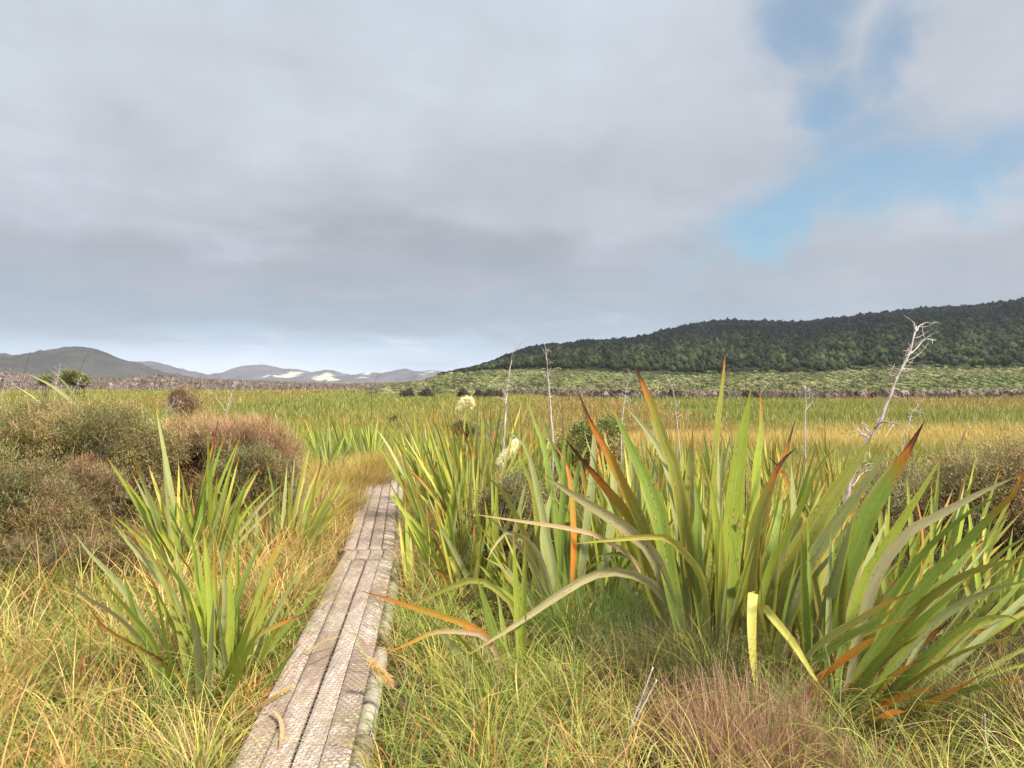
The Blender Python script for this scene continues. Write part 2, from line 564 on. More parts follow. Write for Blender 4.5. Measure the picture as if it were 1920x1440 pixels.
def build_forest():
    N = 19000
    px = rng.uniform(800, 2200, N)
    Y = np.sqrt(rng.uniform((Y_BND - 8) ** 2, (Y_CREST + 25) ** 2, N))
    pyb = profile(BND_R, px)
    keep = (rng.random(N) < .55 + .45 * sstep(Y, Y_BND + 8, Y_BND + 45)) & (px > 850 + rng.normal(0, 12, N)) | ((px > 835) & (Y > 540) & (px > 1150 - Y * 0.5))
    px, Y = px[keep], Y[keep]
    Y = Y + wob(px, px * 0, 14, 5) * 9 + wob(px, px * 0, 50, 6) * 10
    z = hillR_z(px, Y)
    N = len(px)
    t = sstep(Y, Y_BND, Y_BND + 110)
    tap = .35 + .65 * sstep(px, 840, 1010)
    r = rng.gamma(7, .23, N).clip(.8, 3.2) * (0.8 + 0.35 * t) * (.5 + .5 * tap)
    h = (r * rng.uniform(1.0, 1.35, N) + 1.2) * tap
    emer = rng.random(N) < 0.03
    h = np.where(emer, h * 1.15, h)
    cen = np.stack([(px - CX) / F * Y, Y, z + (2.0 + rng.uniform(0, 1.5, N)) * tap], -1)
    low = np.array((0.030, 0.040, 0.014)); high = np.array((0.0045, 0.0060, 0.0034)); ol = np.array((0.021, 0.025, 0.010))
    mixn = (wob(px, Y, 40, 6)[:, None] * .5 + .5).clip(0, 1)
    tt = sstep(Y, Y_BND + 10, Y_BND + 170)[:, None]
    c = (low * mixn + ol * (1 - mixn)) * (1 - tt) + high * tt  # crowns go near black uphill: cloud shadow put into their colour
    c = c * rng.choice([0.8, 1, 1.0, 1.25], N)[:, None] * (1 + .35 * wob(px, Y * .6, 22, 12) + .25 * wob(px, Y, 60, 13))[:, None].clip(.45, 1.8)
    o = crowns('forest', cen, r, h * 0.75, c, M_forest, sub=1, lump=0.40, fuzz=38, fsize=0.24, cvar=.20)
    tag(o, 'dark green native forest covering the hill above the pale scrub slope', 'forest', kind='stuff')


build_forest()


def build_scrub():
    # pale green low scrub on the foot slope
    N = 11000
    px = rng.uniform(690, 2400, N)
    Y = np.sqrt(rng.uniform((Y_FOOT - 2) ** 2, (Y_BND + 8) ** 2, N))
    z = hillR_z(px, Y)
    r = rng.uniform(0.6, 1.9, N)
    cen = np.stack([(px - CX) / F * Y, Y, z + 0.1], -1)
    g = np.array((0.090, 0.105, 0.034)); o_ = np.array((0.120, 0.112, 0.048)); d = np.array((0.062, 0.074, 0.03))
    w = (wob(px, Y * 2, 45, 7)[:, None] * .6 + .5).clip(0, 1)
    c = g * w + o_ * (1 - w)
    c = c * (1 + .28 * wob(px, Y * 2.5, 16, 10) + .22 * wob(px, Y * 3, 6, 11))[:, None].clip(.45, 1.7)
    c = np.where(rng.random((N, 1)) < 0.10, d * .8, c)
    o = crowns('hillside_scrub', cen, r, r * rng.uniform(.3, .55, N), c, M_scrub, sub=1, lump=0.3, fuzz=34, fsize=0.17, cvar=0.12)
    tag(o, 'pale green low scrub on the foot slope below the dark forest', 'scrub', kind='stuff')
    # brown-grey dead-looking scrub along the wetland's far edge below the hill
    N = 6500
    px = rng.uniform(690, 2300, N)
    Y = rng.uniform(138, 172, N) + 70 * (1 - sstep(px, 760, 1150))
    z = ground_z((px - CX) / F * Y, Y) * 1.0
    r = rng.uniform(0.30, 1.0, N)
    hh = np.minimum(r * rng.uniform(0.9, 1.7, N), 1.5)
    cen = np.stack([(px - CX) / F * Y, Y, z + 0.2], -1)
    br = np.array((0.112, 0.082, 0.062)); pk = np.array((0.160, 0.118, 0.102)); dk = np.array((0.045, 0.033, 0.025)); gr = np.array((0.085, 0.09, 0.035))
    u = rng.random((N, 1))
    c = np.where(u < .35, br, np.where(u < .70, pk, np.where(u < .86, dk, gr)))
    o = crowns('marsh_edge_scrub', cen, r, hh, c, M_scrub, sub=1, lump=0.4, fuzz=50, fsize=0.30, cvar=0.15, tip=(0.12, 0.10, 0.06))
    tag(o, 'grey brown twiggy scrub along the far edge of the wetland under the hill', 'scrub', kind='stuff')
    # grey-mauve scrub on the left, on low dunes
    N = 12000
    px = rng.uniform(-500, 800, N)
    Y = rng.uniform(262, 370, N)
    topy = profile([(-500, 688), (0, 694), (60, 700), (180, 706), (230, 708), (270, 702), (300, 701), (330, 706), (400, 712), (520, 716), (650, 719), (700, 716), (730, 719), (800, 724)], px) + wob(px, px * 0, 9, 8) * 2.0
    frac = (Y - 262) / 108.0
    ztop = CZ - (topy - HY) / F * 330 - 1.6
    z = -1.6 + (np.maximum(ztop, -1.4) + 1.6) * np.sin(np.clip(frac * 1.5, 0, 1) * np.pi / 2) * 0.95
    r = rng.uniform(.5, 1.6, N)
    cen = np.stack([(px - CX) / F * Y, Y, z], -1)
    mv = np.array((0.185, 0.138, 0.125)); br = np.array((0.145, 0.108, 0.085)); ol = np.array((0.105, 0.092, 0.050)); dk = np.array((0.095, 0.073, 0.060))
    u = rng.random((N, 1)) - 0.25 * (frac[:, None] - .5)
    c = np.where(u < .45, mv, np.where(u < .72, br, np.where(u < .88, ol, dk)))
    c = np.where((frac[:, None] > .5) & (rng.random((N, 1)) < .6), ol * .9, c)
    o = crowns('dune_scrub', cen, r, r * rng.uniform(.6, .95, N), c, M_scrub, sub=1, lump=0.4, fuzz=34, fsize=0.34, cvar=0.10)
    tag(o, 'grey mauve scrub on the low dunes in front of the distant hills', 'scrub', kind='stuff')


build_scrub()
# dune ground under that scrub
def build_dunes():
    px = np.linspace(-700, 800, 150)
    Ys = np.linspace(250, 460, 30)
    PX, YY = np.meshgrid(px, Ys)
    topy = profile([(-700, 688), (0, 694), (60, 700), (180, 706), (230, 708), (270, 702), (300, 701), (330, 706), (400, 712), (520, 716), (650, 719), (700, 716), (730, 719), (800, 724)], PX)
    ztop = CZ - (topy - HY) / F * 330 - 1.9
    fr = (YY - 262) / 108.0
    Z = -1.8 + (np.maximum(ztop, -1.6) + 1.8) * np.where(fr < .667, np.sin(np.clip(fr * 1.5, 0, 1) * np.pi / 2), np.clip(1.55 - fr * .8, 0, 1)) * 0.95 - 0.25
    C = np.tile(np.array((0.10, 0.078, 0.066)), (PX.size, 1))
    me = mesh_np('dunes', np.stack([(PX - CX) / F * YY, YY, Z], -1).reshape(-1, 3), quads=grid_faces(30, 150), cols=C, smooth=True)
    tag(obj('dunes', me, mat_hill('dune_ground', 0.1)), kind='structure')


build_dunes()

# ------------------------------------------------------------------ haze (real air, pale, even density)
def build_haze():
    bm = bmesh.new()
    bmesh.ops.create_cube(bm, size=1)
    me = bpy.data.meshes.new('haze')
    x0, x1, y0, y1, z0, z1 = -4500, 4500, -800, 4200, -8.0, 160
    for v in bm.verts:
        v.co = ((x0 + x1) / 2 + v.co.x * (x1 - x0), (y0 + y1) / 2 + v.co.y * (y1 - y0), (z0 + z1) / 2 + v.co.z * (z1 - z0))
    bm.to_mesh(me); bm.free()
    m, T = new_mat('haze_air')
    pv = T.n('ShaderNodeVolumePrincipled', inp={'Color': (0.80, 0.88, 1.0, 1), 'Density': 0.00009, 'Anisotropy': 0.0})
    out = T.n('ShaderNodeOutputMaterial')
    T.t.links.new(pv.outputs[0], out.inputs['Volume'])
    tag(obj('haze', me, m), kind='stuff')


build_haze()

# ------------------------------------------------------------------ blades and ribbons
def ribbons(base, azim, th0, th1, length, width, c0, c1, segs=4, power=1.0, curl=0.0, twist=None, taper=1.3, wmin=0.06):
    """N arched blades as flat ribbons; azimuth of lean, lean at the foot and at the tip (radians from vertical)"""
    N = len(base)
    s = np.linspace(0, 1, segs + 1)
    az = azim[:, None] + curl * s[None] if np.isscalar(curl) else azim[:, None] + curl[:, None] * s[None]
    th = th0[:, None] + (th1 - th0)[:, None] * s[None] ** power
    st = (length / segs)[:, None]
    d = np.stack([np.sin(th) * np.sin(az), np.sin(th) * np.cos(az), np.cos(th)], -1)
    P = np.zeros((N, segs + 1, 3))
    P[:, 0] = base
    mid = (d[:, :-1] + d[:, 1:]) * 0.5
    P[:, 1:] = base[:, None] + np.cumsum(mid * st[..., None], 1)
    tw = rng.normal(0, 0.5, N) if twist is None else twist
    wa = az + np.pi / 2 + tw[:, None]
    w = np.stack([np.sin(wa), np.cos(wa), np.zeros_like(wa)], -1)
    # keep the width vector square to the blade
    w = w - d * np.sum(w * d, -1, keepdims=True)
    w /= np.linalg.norm(w, axis=-1, keepdims=True) + 1e-9
    prof = np.maximum(1 - s ** taper * 1.0, wmin)
    prof = prof * (0.75 + 0.25 * np.clip(s * 5, 0, 1))
    hw = (width[:, None] * prof[None] * 0.5)[..., None]
    V = np.stack([P - w * hw, P + w * hw], 2)          # N, S+1, 2, 3
    C = c0[:, None] * (1 - s)[None, :, None] + c1[:, None] * s[None, :, None]
    C = np.repeat(C[:, :, None], 2, 2)
    k = np.arange(segs)
    q = np.stack([2 * k, 2 * k + 1, 2 * k + 3, 2 * k + 2], -1)
    Q = (np.arange(N) * (segs + 1) * 2)[:, None, None] + q[None]
    return V.reshape(-1, 3), Q.reshape(-1, 4), C.reshape(-1, 3)


class Acc:
    def __init__(self):
        self.V, self.Q, self.T, self.C, self.U, self.A = [], [], [], [], [], []
        self.n = 0

    def add(self, V, Q=None, C=None, T=None, U=None, A=None):
        if Q is not None and len(Q): self.Q.append(np.asarray(Q) + self.n)
        if T is not None and len(T): self.T.append(np.asarray(T) + self.n)
        self.V.append(V)
        if C is not None: self.C.append(np.broadcast_to(np.asarray(C, float), (len(V), 3)) if np.ndim(C) == 1 else C)
        if U is not None: self.U.append(U)
        if A is not None: self.A.append(A)
        self.n += len(V)

    def mesh(self, name, origin=(0, 0, 0), smooth=False):
        return mesh_np(name, np.concatenate(self.V) - np.asarray(origin, float),
                       quads=np.concatenate(self.Q) if self.Q else None, tris=np.concatenate(self.T) if self.T else None,
                       cols=np.concatenate(self.C) if self.C else None, uvs=np.concatenate(self.U) if self.U else None,
                       extra=np.concatenate(self.A) if self.A else None, smooth=smooth)


def tube(path, rad, sides=6, closed=True):
    """a tapered round stem along a path"""
    P = np.asarray(path, float)
    R = np.asarray(rad, float) * np.ones(len(P))
    t = np.gradient(P, axis=0)
    t /= np.linalg.norm(t, axis=1, keepdims=True) + 1e-9
    ref = np.array((0.3, 0.9, 0.2)) if abs(t[0] @ np.array((0.3, 0.9, 0.2))) < .85 else np.array((1.0, 0, 0))
    a = np.cross(t, ref); a /= np.linalg.norm(a, axis=1, keepdims=True)
    b = np.cross(t, a)
    ang = np.linspace(0, 2 * np.pi, sides, endpoint=False)
    V = P[:, None] + (a[:, None] * np.cos(ang)[None, :, None] + b[:, None] * np.sin(ang)[None, :, None]) * R[:, None, None]
    n = len(P)
    i = np.arange(n - 1)[:, None] * sides
    j = np.arange(sides)[None]
    j2 = (j + 1) % sides
    Q = np.stack([i + j, i + j2, i + sides + j2, i + sides + j], -1).reshape(-1, 4)
    V = V.reshape(-1, 3)
    T = None
    if closed:
        V = np.concatenate([V, P[:1], P[-1:]])
        c0, c1 = n * sides, n * sides + 1
        jj = np.arange(sides)
        T = np.concatenate([np.stack([jj, np.full(sides, c0), (jj + 1) % sides], -1),
                            np.stack([(n - 1) * sides + jj, (n - 1) * sides + (jj + 1) % sides, np.full(sides, c1)], -1)])
    return V, Q, T


def smooth_path(pts, n):
    """Catmull-Rom through the points, n samples evenly by length"""
    P = np.asarray(pts, float)
    if len(P) == 2:
        t = np.linspace(0, 1, n)[:, None]
        return P[0] * (1 - t) + P[1] * t
    E = np.concatenate([[2 * P[0] - P[1]], P, [2 * P[-1] - P[-2]]])
    out = []
    for i in range(1, len(E) - 2):
        t = np.linspace(0, 1, 14, endpoint=False)[:, None]
        a, b, c, d = E[i - 1], E[i], E[i + 1], E[i + 2]
        out.append(0.5 * ((2 * b) + (-a + c) * t + (2 * a - 5 * b + 4 * c - d) * t ** 2 + (-a + 3 * b - 3 * c + d) * t ** 3))
    out.append(P[-1:])
    Q = np.concatenate(out)
    s = np.concatenate([[0], np.cumsum(np.linalg.norm(np.diff(Q, axis=0), axis=1))])
    u = np.linspace(0, s[-1], n)
    return np.stack([np.interp(u, s, Q[:, k]) for k in range(3)], -1)


# ------------------------------------------------------------------ flax leaves
def mat_flax():
    m, T = new_mat('flax_leaf')
    ca = T.n('ShaderNodeAttribute', attribute_name='col')
    ax = T.n('ShaderNodeAttribute', attribute_name='aux')       # r: where the dying tip begins, g: spots, b: yellow margin, a: id
    uv = T.n('ShaderNodeAttribute', attribute_name='luv')       # x: -1..1 across, y: metres along
    sp = T.n('ShaderNodeSeparateXYZ', inp={0: uv.outputs['Vector']})
    asep = T.n('ShaderNodeSeparateColor', inp={0: ax.outputs['Color']})
    tipf, spots, marg = asep.outputs
    rid = ax.outputs['Alpha']
    x, y = sp.outputs[0], sp.outputs[1]
    yy = T.math('ADD', y, T.math('MULTIPLY', rid, 37.0))
    lines = T.noise(T.comb(T.math('MULTIPLY', x, 9.0), T.math('MULTIPLY', yy, 0.7), rid), 2.2, 4, 0.65)
    blot = T.noise(T.comb(x, T.math('MULTIPLY', yy, 7.0), rid), 1.3, 4, 0.6)
    blot2 = T.noise(T.comb(T.math('MULTIPLY', x, 2.2), T.math('MULTIPLY', yy, 14.0), T.math('ADD', rid, 5.0)), 2.2, 5, 0.7)
    k = T.math('ADD', 0.60, T.math('MULTIPLY', lines, 0.62))
    k = T.math('MULTIPLY', k, T.math('ADD', 0.78, T.math('MULTIPLY', blot, 0.42)))
    v = T.n('ShaderNodeVectorMath', operation='SCALE')
    T.set(v, 0, ca.outputs['Color']); T.set(v, 'Scale', k)
    c = v.outputs[0]
    ax_ = T.math('ABSOLUTE', x)
    # yellowed margin
    mk = T.math('MULTIPLY', T.smooth(T.math('ADD', ax_, T.math('MULTIPLY', T.math('SUBTRACT', blot, .5), .5)), 0.62, 0.95), marg)
    c = T.mix(mk, c, (0.44, 0.33, 0.045, 1))
    # pale keel line
    c = T.mix(T.math('MULTIPLY', T.math('SUBTRACT', 1.0, T.smooth(ax_, 0.03, 0.10)), 0.35), c, (0.38, 0.36, 0.13, 1))
    # dying tip: yellow, orange, then dark brown; tipf = 1 at the tip, 0 where healthy (can exceed 1)
    tgate = T.smooth(tipf, 0.0, 0.22)
    tn = T.math('ADD', tipf, T.math('MULTIPLY', T.math('MULTIPLY', T.math('SUBTRACT', T.math('ADD', T.math('MULTIPLY', blot, .5), T.math('MULTIPLY', blot2, .5)), 0.5), 1.15), tgate))
    tn = T.math('ADD', tn, T.math('MULTIPLY', T.math('MULTIPLY', T.math('SUBTRACT', ax_, 0.5), 0.16), tgate))
    tcol = T.ramp(tn, [(0.0, (0.21, 0.23, 0.03)), (0.28, (0.28, 0.22, 0.03)), (0.48, (0.36, 0.19, 0.028)), (0.62, (0.44, 0.15, 0.022)), (0.74, (0.27, 0.08, 0.02)), (0.84, (0.10, 0.04, 0.02)), (1.0, (0.04, 0.024, 0.016))], 'LINEAR')
    c = T.mix(T.smooth(tn, 0.03, 0.42), c, tcol)
    # dark flecks and chewed, tan-edged slits
    fl = T.n('ShaderNodeTexVoronoi', feature='F1', voronoi_dimensions='2D')
    T.set(fl, 'Vector', T.comb(T.math('MULTIPLY', x, 1.5), T.math('MULTIPLY', yy, 9.0), 0.0))
    fl.inputs['Scale'].default_value = 1.6
    fl.inputs['Randomness'].default_value = 1.0
    dd = fl.outputs['Distance']
    sel = T.n('ShaderNodeSeparateColor', inp={0: fl.outputs['Color']})
    on = T.math('MULTIPLY', T.math('LESS_THAN', sel.outputs[0], T.math('MULTIPLY', T.smooth(blot, .40, .62), .5)), spots)
    c = T.mix(T.math('MULTIPLY', T.math('SUBTRACT', 1.0, T.smooth(dd, 0.06, 0.15)), on), c, (0.035, 0.022, 0.012, 1))
    s2 = T.n('ShaderNodeTexVoronoi', feature='F1', voronoi_dimensions='2D')
    T.set(s2, 'Vector', T.comb(T.math('MULTIPLY', x, 1.3), T.math('ADD', T.math('MULTIPLY', yy, 2.9), 3.0), 0.0))
    s2.inputs['Scale'].default_value = 1.25
    sel2 = T.n('ShaderNodeSeparateColor', inp={0: s2.outputs['Color']})
    on2 = T.math('MULTIPLY', T.math('LESS_THAN', sel2.outputs[0], 0.34), T.math('MINIMUM', T.math('MULTIPLY', spots, 1.4), 1.0))
    d2 = s2.outputs['Distance']
    c = T.mix(T.math('MULTIPLY', T.math('SUBTRACT', 1.0, T.smooth(d2, 0.10, 0.14)), on2), c, (0.15, 0.05, 0.015, 1))
    c = T.mix(T.math('MULTIPLY', T.math('SUBTRACT', 1.0, T.smooth(d2, 0.055, 0.08)), on2), c, (0.55, 0.44, 0.20, 1))
    p = T.n('ShaderNodeBsdfPrincipled', inp={'Base Color': c, 'Roughness': 0.5, 'Specular IOR Level': 0.32})
    bm_ = T.n('ShaderNodeBump', inp={'Height': lines, 'Strength': 0.25, 'Distance': 0.004})
    T.t.links.new(bm_.outputs[0], p.inputs['Normal'])
    tr = T.n('ShaderNodeBsdfTranslucent', inp={'Color': c})
    mx = T.n('ShaderNodeMixShader', inp={0: 0.26})
    T.t.links.new(p.outputs[0], mx.inputs[1]); T.t.links.new(tr.outputs[0], mx.inputs[2])
    out = T.n('ShaderNodeOutputMaterial')
    T.t.links.new(mx.outputs[0], out.inputs[0])
    return m


M_flax = mat_flax()
LEAFCOL = {
    'g': (0.205, 0.285, 0.045), 'b': (0.310, 0.375, 0.050), 'o': (0.255, 0.255, 0.046), 's': (0.290, 0.320, 0.125),
    'd': (0.115, 0.165, 0.030), 'y': (0.470, 0.430, 0.085), 'p': (0.400, 0.350, 0.180), 'r': (0.620, 0.215, 0.030), 'k': (0.170, 0.085, 0.030),
    't': (0.430, 0.300, 0.170),
}


def leaf_geo(pts, W, col, tip0=0.93, tipmax=1.0, spots=0.6, marg=0.3, face=(0, -1, 0), roll=0.0, fold=0.30, rows=15, wprof=None, cut=False):
    """one sword-shaped leaf: V-folded at the keel, tapering to a point, along 3D points from foot to tip"""
    P = smooth_path(pts, rows)
    L = np.linalg.norm(np.diff(P, axis=0), axis=1).sum()
    v = np.linspace(0, 1, rows)
    t = np.gradient(P, axis=0)
    t /= np.linalg.norm(t, axis=1, keepdims=True) + 1e-9
    fc = np.asarray(face, float)
    w = np.cross(t, fc[None])
    w /= np.linalg.norm(w, axis=1, keepdims=True) + 1e-9
    n = np.cross(w, t)
    cr, sr = np.cos(roll), np.sin(roll)
    w, n = w * cr + n * sr, n * cr - w * sr
    if wprof is None:
        up = 0.45 + 0.55 * sstep(v, 0, 0.42)
        dn = np.where(v > 0.5, 1 - np.clip((v - 0.5) / 0.5, 0, 1) ** 1.9, 1.0)
        prof = up * np.maximum(dn, 0.02)
    else:
        prof = np.interp(v, *zip(*wprof))
    if cut: prof = prof.copy(); prof[-1] = max(prof[-1], .5)
    hw = (W * 0.5 * prof)[:, None, None]
    fold_v = fold * (1.25 - 0.7 * v)
    xs = np.array((-1, -0.5, 0.0, 0.5, 1.0))
    lift = np.abs(xs)[None] * np.tan(fold_v)[:, None]
    X = np.repeat(xs[None], rows, 0)
    bite = rng.random((rows, 2)) < .07
    X[1:-1, 0] *= np.where(bite[1:-1, 0], rng.uniform(.72, .93, rows - 2), 1)
    X[1:-1, 4] *= np.where(bite[1:-1, 1], rng.uniform(.72, .93, rows - 2), 1)
    V = P[:, None] + w[:, None] * hw * X[..., None] + n[:, None] * (lift[..., None] * hw)
    wav = rng.normal(0, 0.03)
    V = V.reshape(-1, 3)
    Q = grid_faces(rows, 5)
    U = np.stack([np.tile(xs, rows), np.repeat(v * L, 5)], -1)
    tipv = np.clip((v - tip0) / max(1e-3, 1 - tip0), 0, 1) ** 1.25 * tipmax * 1.18
    rid = rng.random()
    A = np.stack([np.repeat(tipv, 5), np.full(rows * 5, spots), np.full(rows * 5, marg), np.full(rows * 5, rid)], -1)
    # the leaf is paler and greyer towards its foot
    pale = np.clip(1 - v / 0.45, 0, 1)[:, None] * 0.55
    base = np.asarray(col)
    C = base[None] * (1 - pale) + (base * 0.45 + np.array((0.24, 0.25, 0.15)) * 0.55)[None] * pale
    return V, Q, np.repeat(C, 5, 0), U, A


def leaf_obj(parent, origin, geo, name='leaf', label=None):
    V, Q, C, U, A = geo
    me = mesh_np(name, V - np.asarray(origin), quads=Q, cols=C, uvs=U, extra=A, smooth=True)
    o = obj(name, me, M_flax, parent)
    if label: o['label'] = label
    return o


def fan_leaves(origin, n, L=(0.8, 1.4), W=(0.035, 0.06), spread=0.55, lean=(0, 0), cols='ggbos', fan_az=None, r0=0.10, dead=0.10, droop=0.35, rows=12):
    """n leaves of a clump: several flat fans of swords rising from one crown"""
    out = []
    nf = max(1, n // 6)
    fans = [(rng.uniform(0, np.pi) if fan_az is None else fan_az + rng.normal(0, .5), rng.uniform(-r0, r0), rng.uniform(-r0, r0), rng.normal(0, spread * .45), rng.normal(0, spread * .45)) for _ in range(nf)]
    for i in range(n):
        fa, ox, oy, lx, ly = fans[i % nf]
        side = rng.uniform(-1, 1)
        a = side * spread * 1.1
        fd = np.array((np.sin(fa), np.cos(fa), 0))
        d = np.array((lx + lean[0], ly + lean[1], 0)) + fd * np.tan(np.clip(a, -1.0, 1.0)) + rng.normal(0, .06, 3) * (1, 1, 0)
        d[2] = 1
        d /= np.linalg.norm(d)
        ln = rng.uniform(*L) * (1 - 0.25 * abs(side))
        hor = d * (1, 1, 0)
        b = np.asarray(origin) + np.array((ox, oy, 0)) + fd * side * 0.05
        dr = rng.uniform(0, droop) * (0.3 + abs(a))
        p = [b, b + d * ln * .35, b + d * ln * .7 - np.array((0, 0, dr * .15 * ln)) + hor * dr * .15 * ln, b + d * ln - np.array((0, 0, dr * .6 * ln)) + hor * dr * .3 * ln]
        key = cols[rng.integers(len(cols))]
        tip0, tm = rng.uniform(.86, .98), rng.uniform(.4, .9)
        if rng.random() < dead: tip0, tm = rng.uniform(.35, .8), rng.uniform(.5, 1.0)
        c = np.array(LEAFCOL[key]) * rng.uniform(.8, 1.2)
        face = np.cross(fd, (0, 0, 1.0))
        if face[1] > 0: face = -face
        out.append(leaf_geo(p, rng.uniform(*W), c, tip0, tm, rng.uniform(.1, .8), rng.uniform(0, .7), face=face + rng.normal(0, .25, 3), fold=rng.uniform(.2, .5), rows=rows))
    return out


def flax_plant(name, loc, leaves, label, group=None, parts=True):
    if parts:
        e = empty(name, loc, label, 'flax', group)
        for g in leaves:
            lab = None
            if isinstance(g, tuple) and len(g) == 6: lab = g[5]; g = g[:5]
            leaf_obj(e, loc, g, label=lab)
        return e
    A = Acc()
    for V, Q, C, U, X in leaves: A.add(V, Q, C, None, U, X)
    o = obj(name, A.mesh(name, loc, True), M_flax, None, loc)
    return tag(o, label, 'flax', group)


def traced(rows_, Y0, dY=0.35, face=(0, -1, 0)):
    """leaves read off the photograph: (pixel points foot to tip, apparent width px, colour, tip start, tip strength, depth of the tip, label)"""
    out = []
    for r in rows_:
        pts, wpx, key = r[0], r[1], r[2]
        tip0 = r[3] if len(r) > 3 else .95
        tm = r[4] if len(r) > 4 else .9
        dd = r[5] if len(r) > 5 and r[5] is not None else rng.uniform(-dY, dY)
        lab = r[6] if len(r) > 6 else None
        yb = Y0 + rng.uniform(-.10, .10)
        m = len(pts)
        s = np.concatenate([[0], np.cumsum(np.hypot(*np.diff(np.array(pts, float), axis=0).T))]); s /= s[-1]
        P = [at(x, y, yb + dd * k ** 1.4) for (x, y), k in zip(pts, s)]
        wb = wpx / F * (yb + dd * .5)
        roll = 0.0 if len(r) > 7 else rng.uniform(-.45, .45)
        c = np.array(LEAFCOL[key]) * rng.uniform(.88, 1.12)
        view = np.array(r[7] if len(r) > 7 else face, float) + rng.normal(0, .12, 3)
        g = leaf_geo(P, wb / np.cos(roll) * .84, c, tip0, tm, rng.uniform(.45, 1.0), rng.uniform(.1, .6), face=view, roll=roll, fold=rng.uniform(.14, .36), rows=18)
        out.append(g + ((lab,) if lab else ()))
    return out


# the big flax that fills the middle and right of the view: four crowns of swords
FLAX_A = [
    ([(1318, 1205), (1267, 893), (1250, 843), (1227, 773), (1200, 710), (1180, 657)], 30, 'o', .74, 1.1, -.2, 'tall olive leaf with a black tip'),
    ([(1280, 1205), (1207, 993), (1173, 920), (1140, 853), (1107, 793), (1082, 727)], 27, 'o', .42, .85, -.35, 'orange red dying leaf'),
    ([(1283, 1230), (1250, 1060), (1233, 960), (1207, 893), (1173, 820), (1147, 758)], 40, 'g', .93, .7, -.3),
    ([(1270, 1215), (1223, 1110), (1190, 987), (1140, 920), (1090, 860), (1057, 820)], 26, 'o', .48, 1.0, -.45, 'brown and orange split leaf'),
    ([(1275, 1200), (1235, 1060), (1190, 1005), (1140, 968), (1073, 927), (1017, 888)], 29, 'p', .96, .4, -.6, 'pale grey green leaf bent to one side'),
    ([(1330, 1215), (1318, 1090), (1280, 1032), (1250, 1008), (1195, 1008), (1140, 1013), (1070, 1020)], 17, 'y', .97, .3, -.8, 'yellow leaf lying out level'),
    ([(1250, 1190), (1195, 1060), (1123, 1007), (1060, 990), (973, 977), (880, 963)], 11, 't', .93, .5, -.5, 'thin pinkish dry leaf lying out level'),
    ([(1322, 1200), (1313, 1080), (1305, 1010), (1310, 960), (1300, 888)], 26, 'g', .95, .5, .1),
    ([(1352, 1215), (1350, 1080), (1344, 985), (1337, 930), (1327, 888)], 27, 'b', .96, .5, -.2),
    ([(1365, 1200), (1369, 1050), (1376, 940), (1388, 840), (1400, 770), (1408, 728)], 48, 'b', .95, .4, -.25, 'broad bright green leaf'),
    ([(1318, 1180), (1333, 950), (1345, 800), (1355, 715), (1362, 643)], 19, 'o', .84, 1.05, .1, 'tall narrow leaf with a brown point'),
    ([(1385, 1200), (1408, 1000), (1420, 860), (1427, 793), (1425, 730)], 27, 'b', .80, .7, .15),
    ([(1300, 1180), (1285, 1000), (1290, 900), (1300, 800)], 18, 'o', .85, .8, .3),
    ([(1345, 1190), (1347, 900), (1347, 817)], 11, 's', .97, .4, .2),
    ([(1352, 1190), (1350, 900), (1362, 813)], 12, 's', .97, .4, .25),
    ([(1290, 1200), (1240, 1080), (1170, 1040), (1110, 1045)], 20, 'd', .9, .6, .2),
    ([(1300, 1200), (1240, 1010), (1205, 900), (1180, 800)], 24, 'g', .9, .8, .35),
    ([(1300, 1190), (1270, 980), (1245, 860), (1190, 780), (1148, 742)], 18, 's', .9, .8, .4),
    ([(1310, 1195), (1280, 990), (1258, 880), (1210, 760)], 22, 's', .92, .8, .5),
]
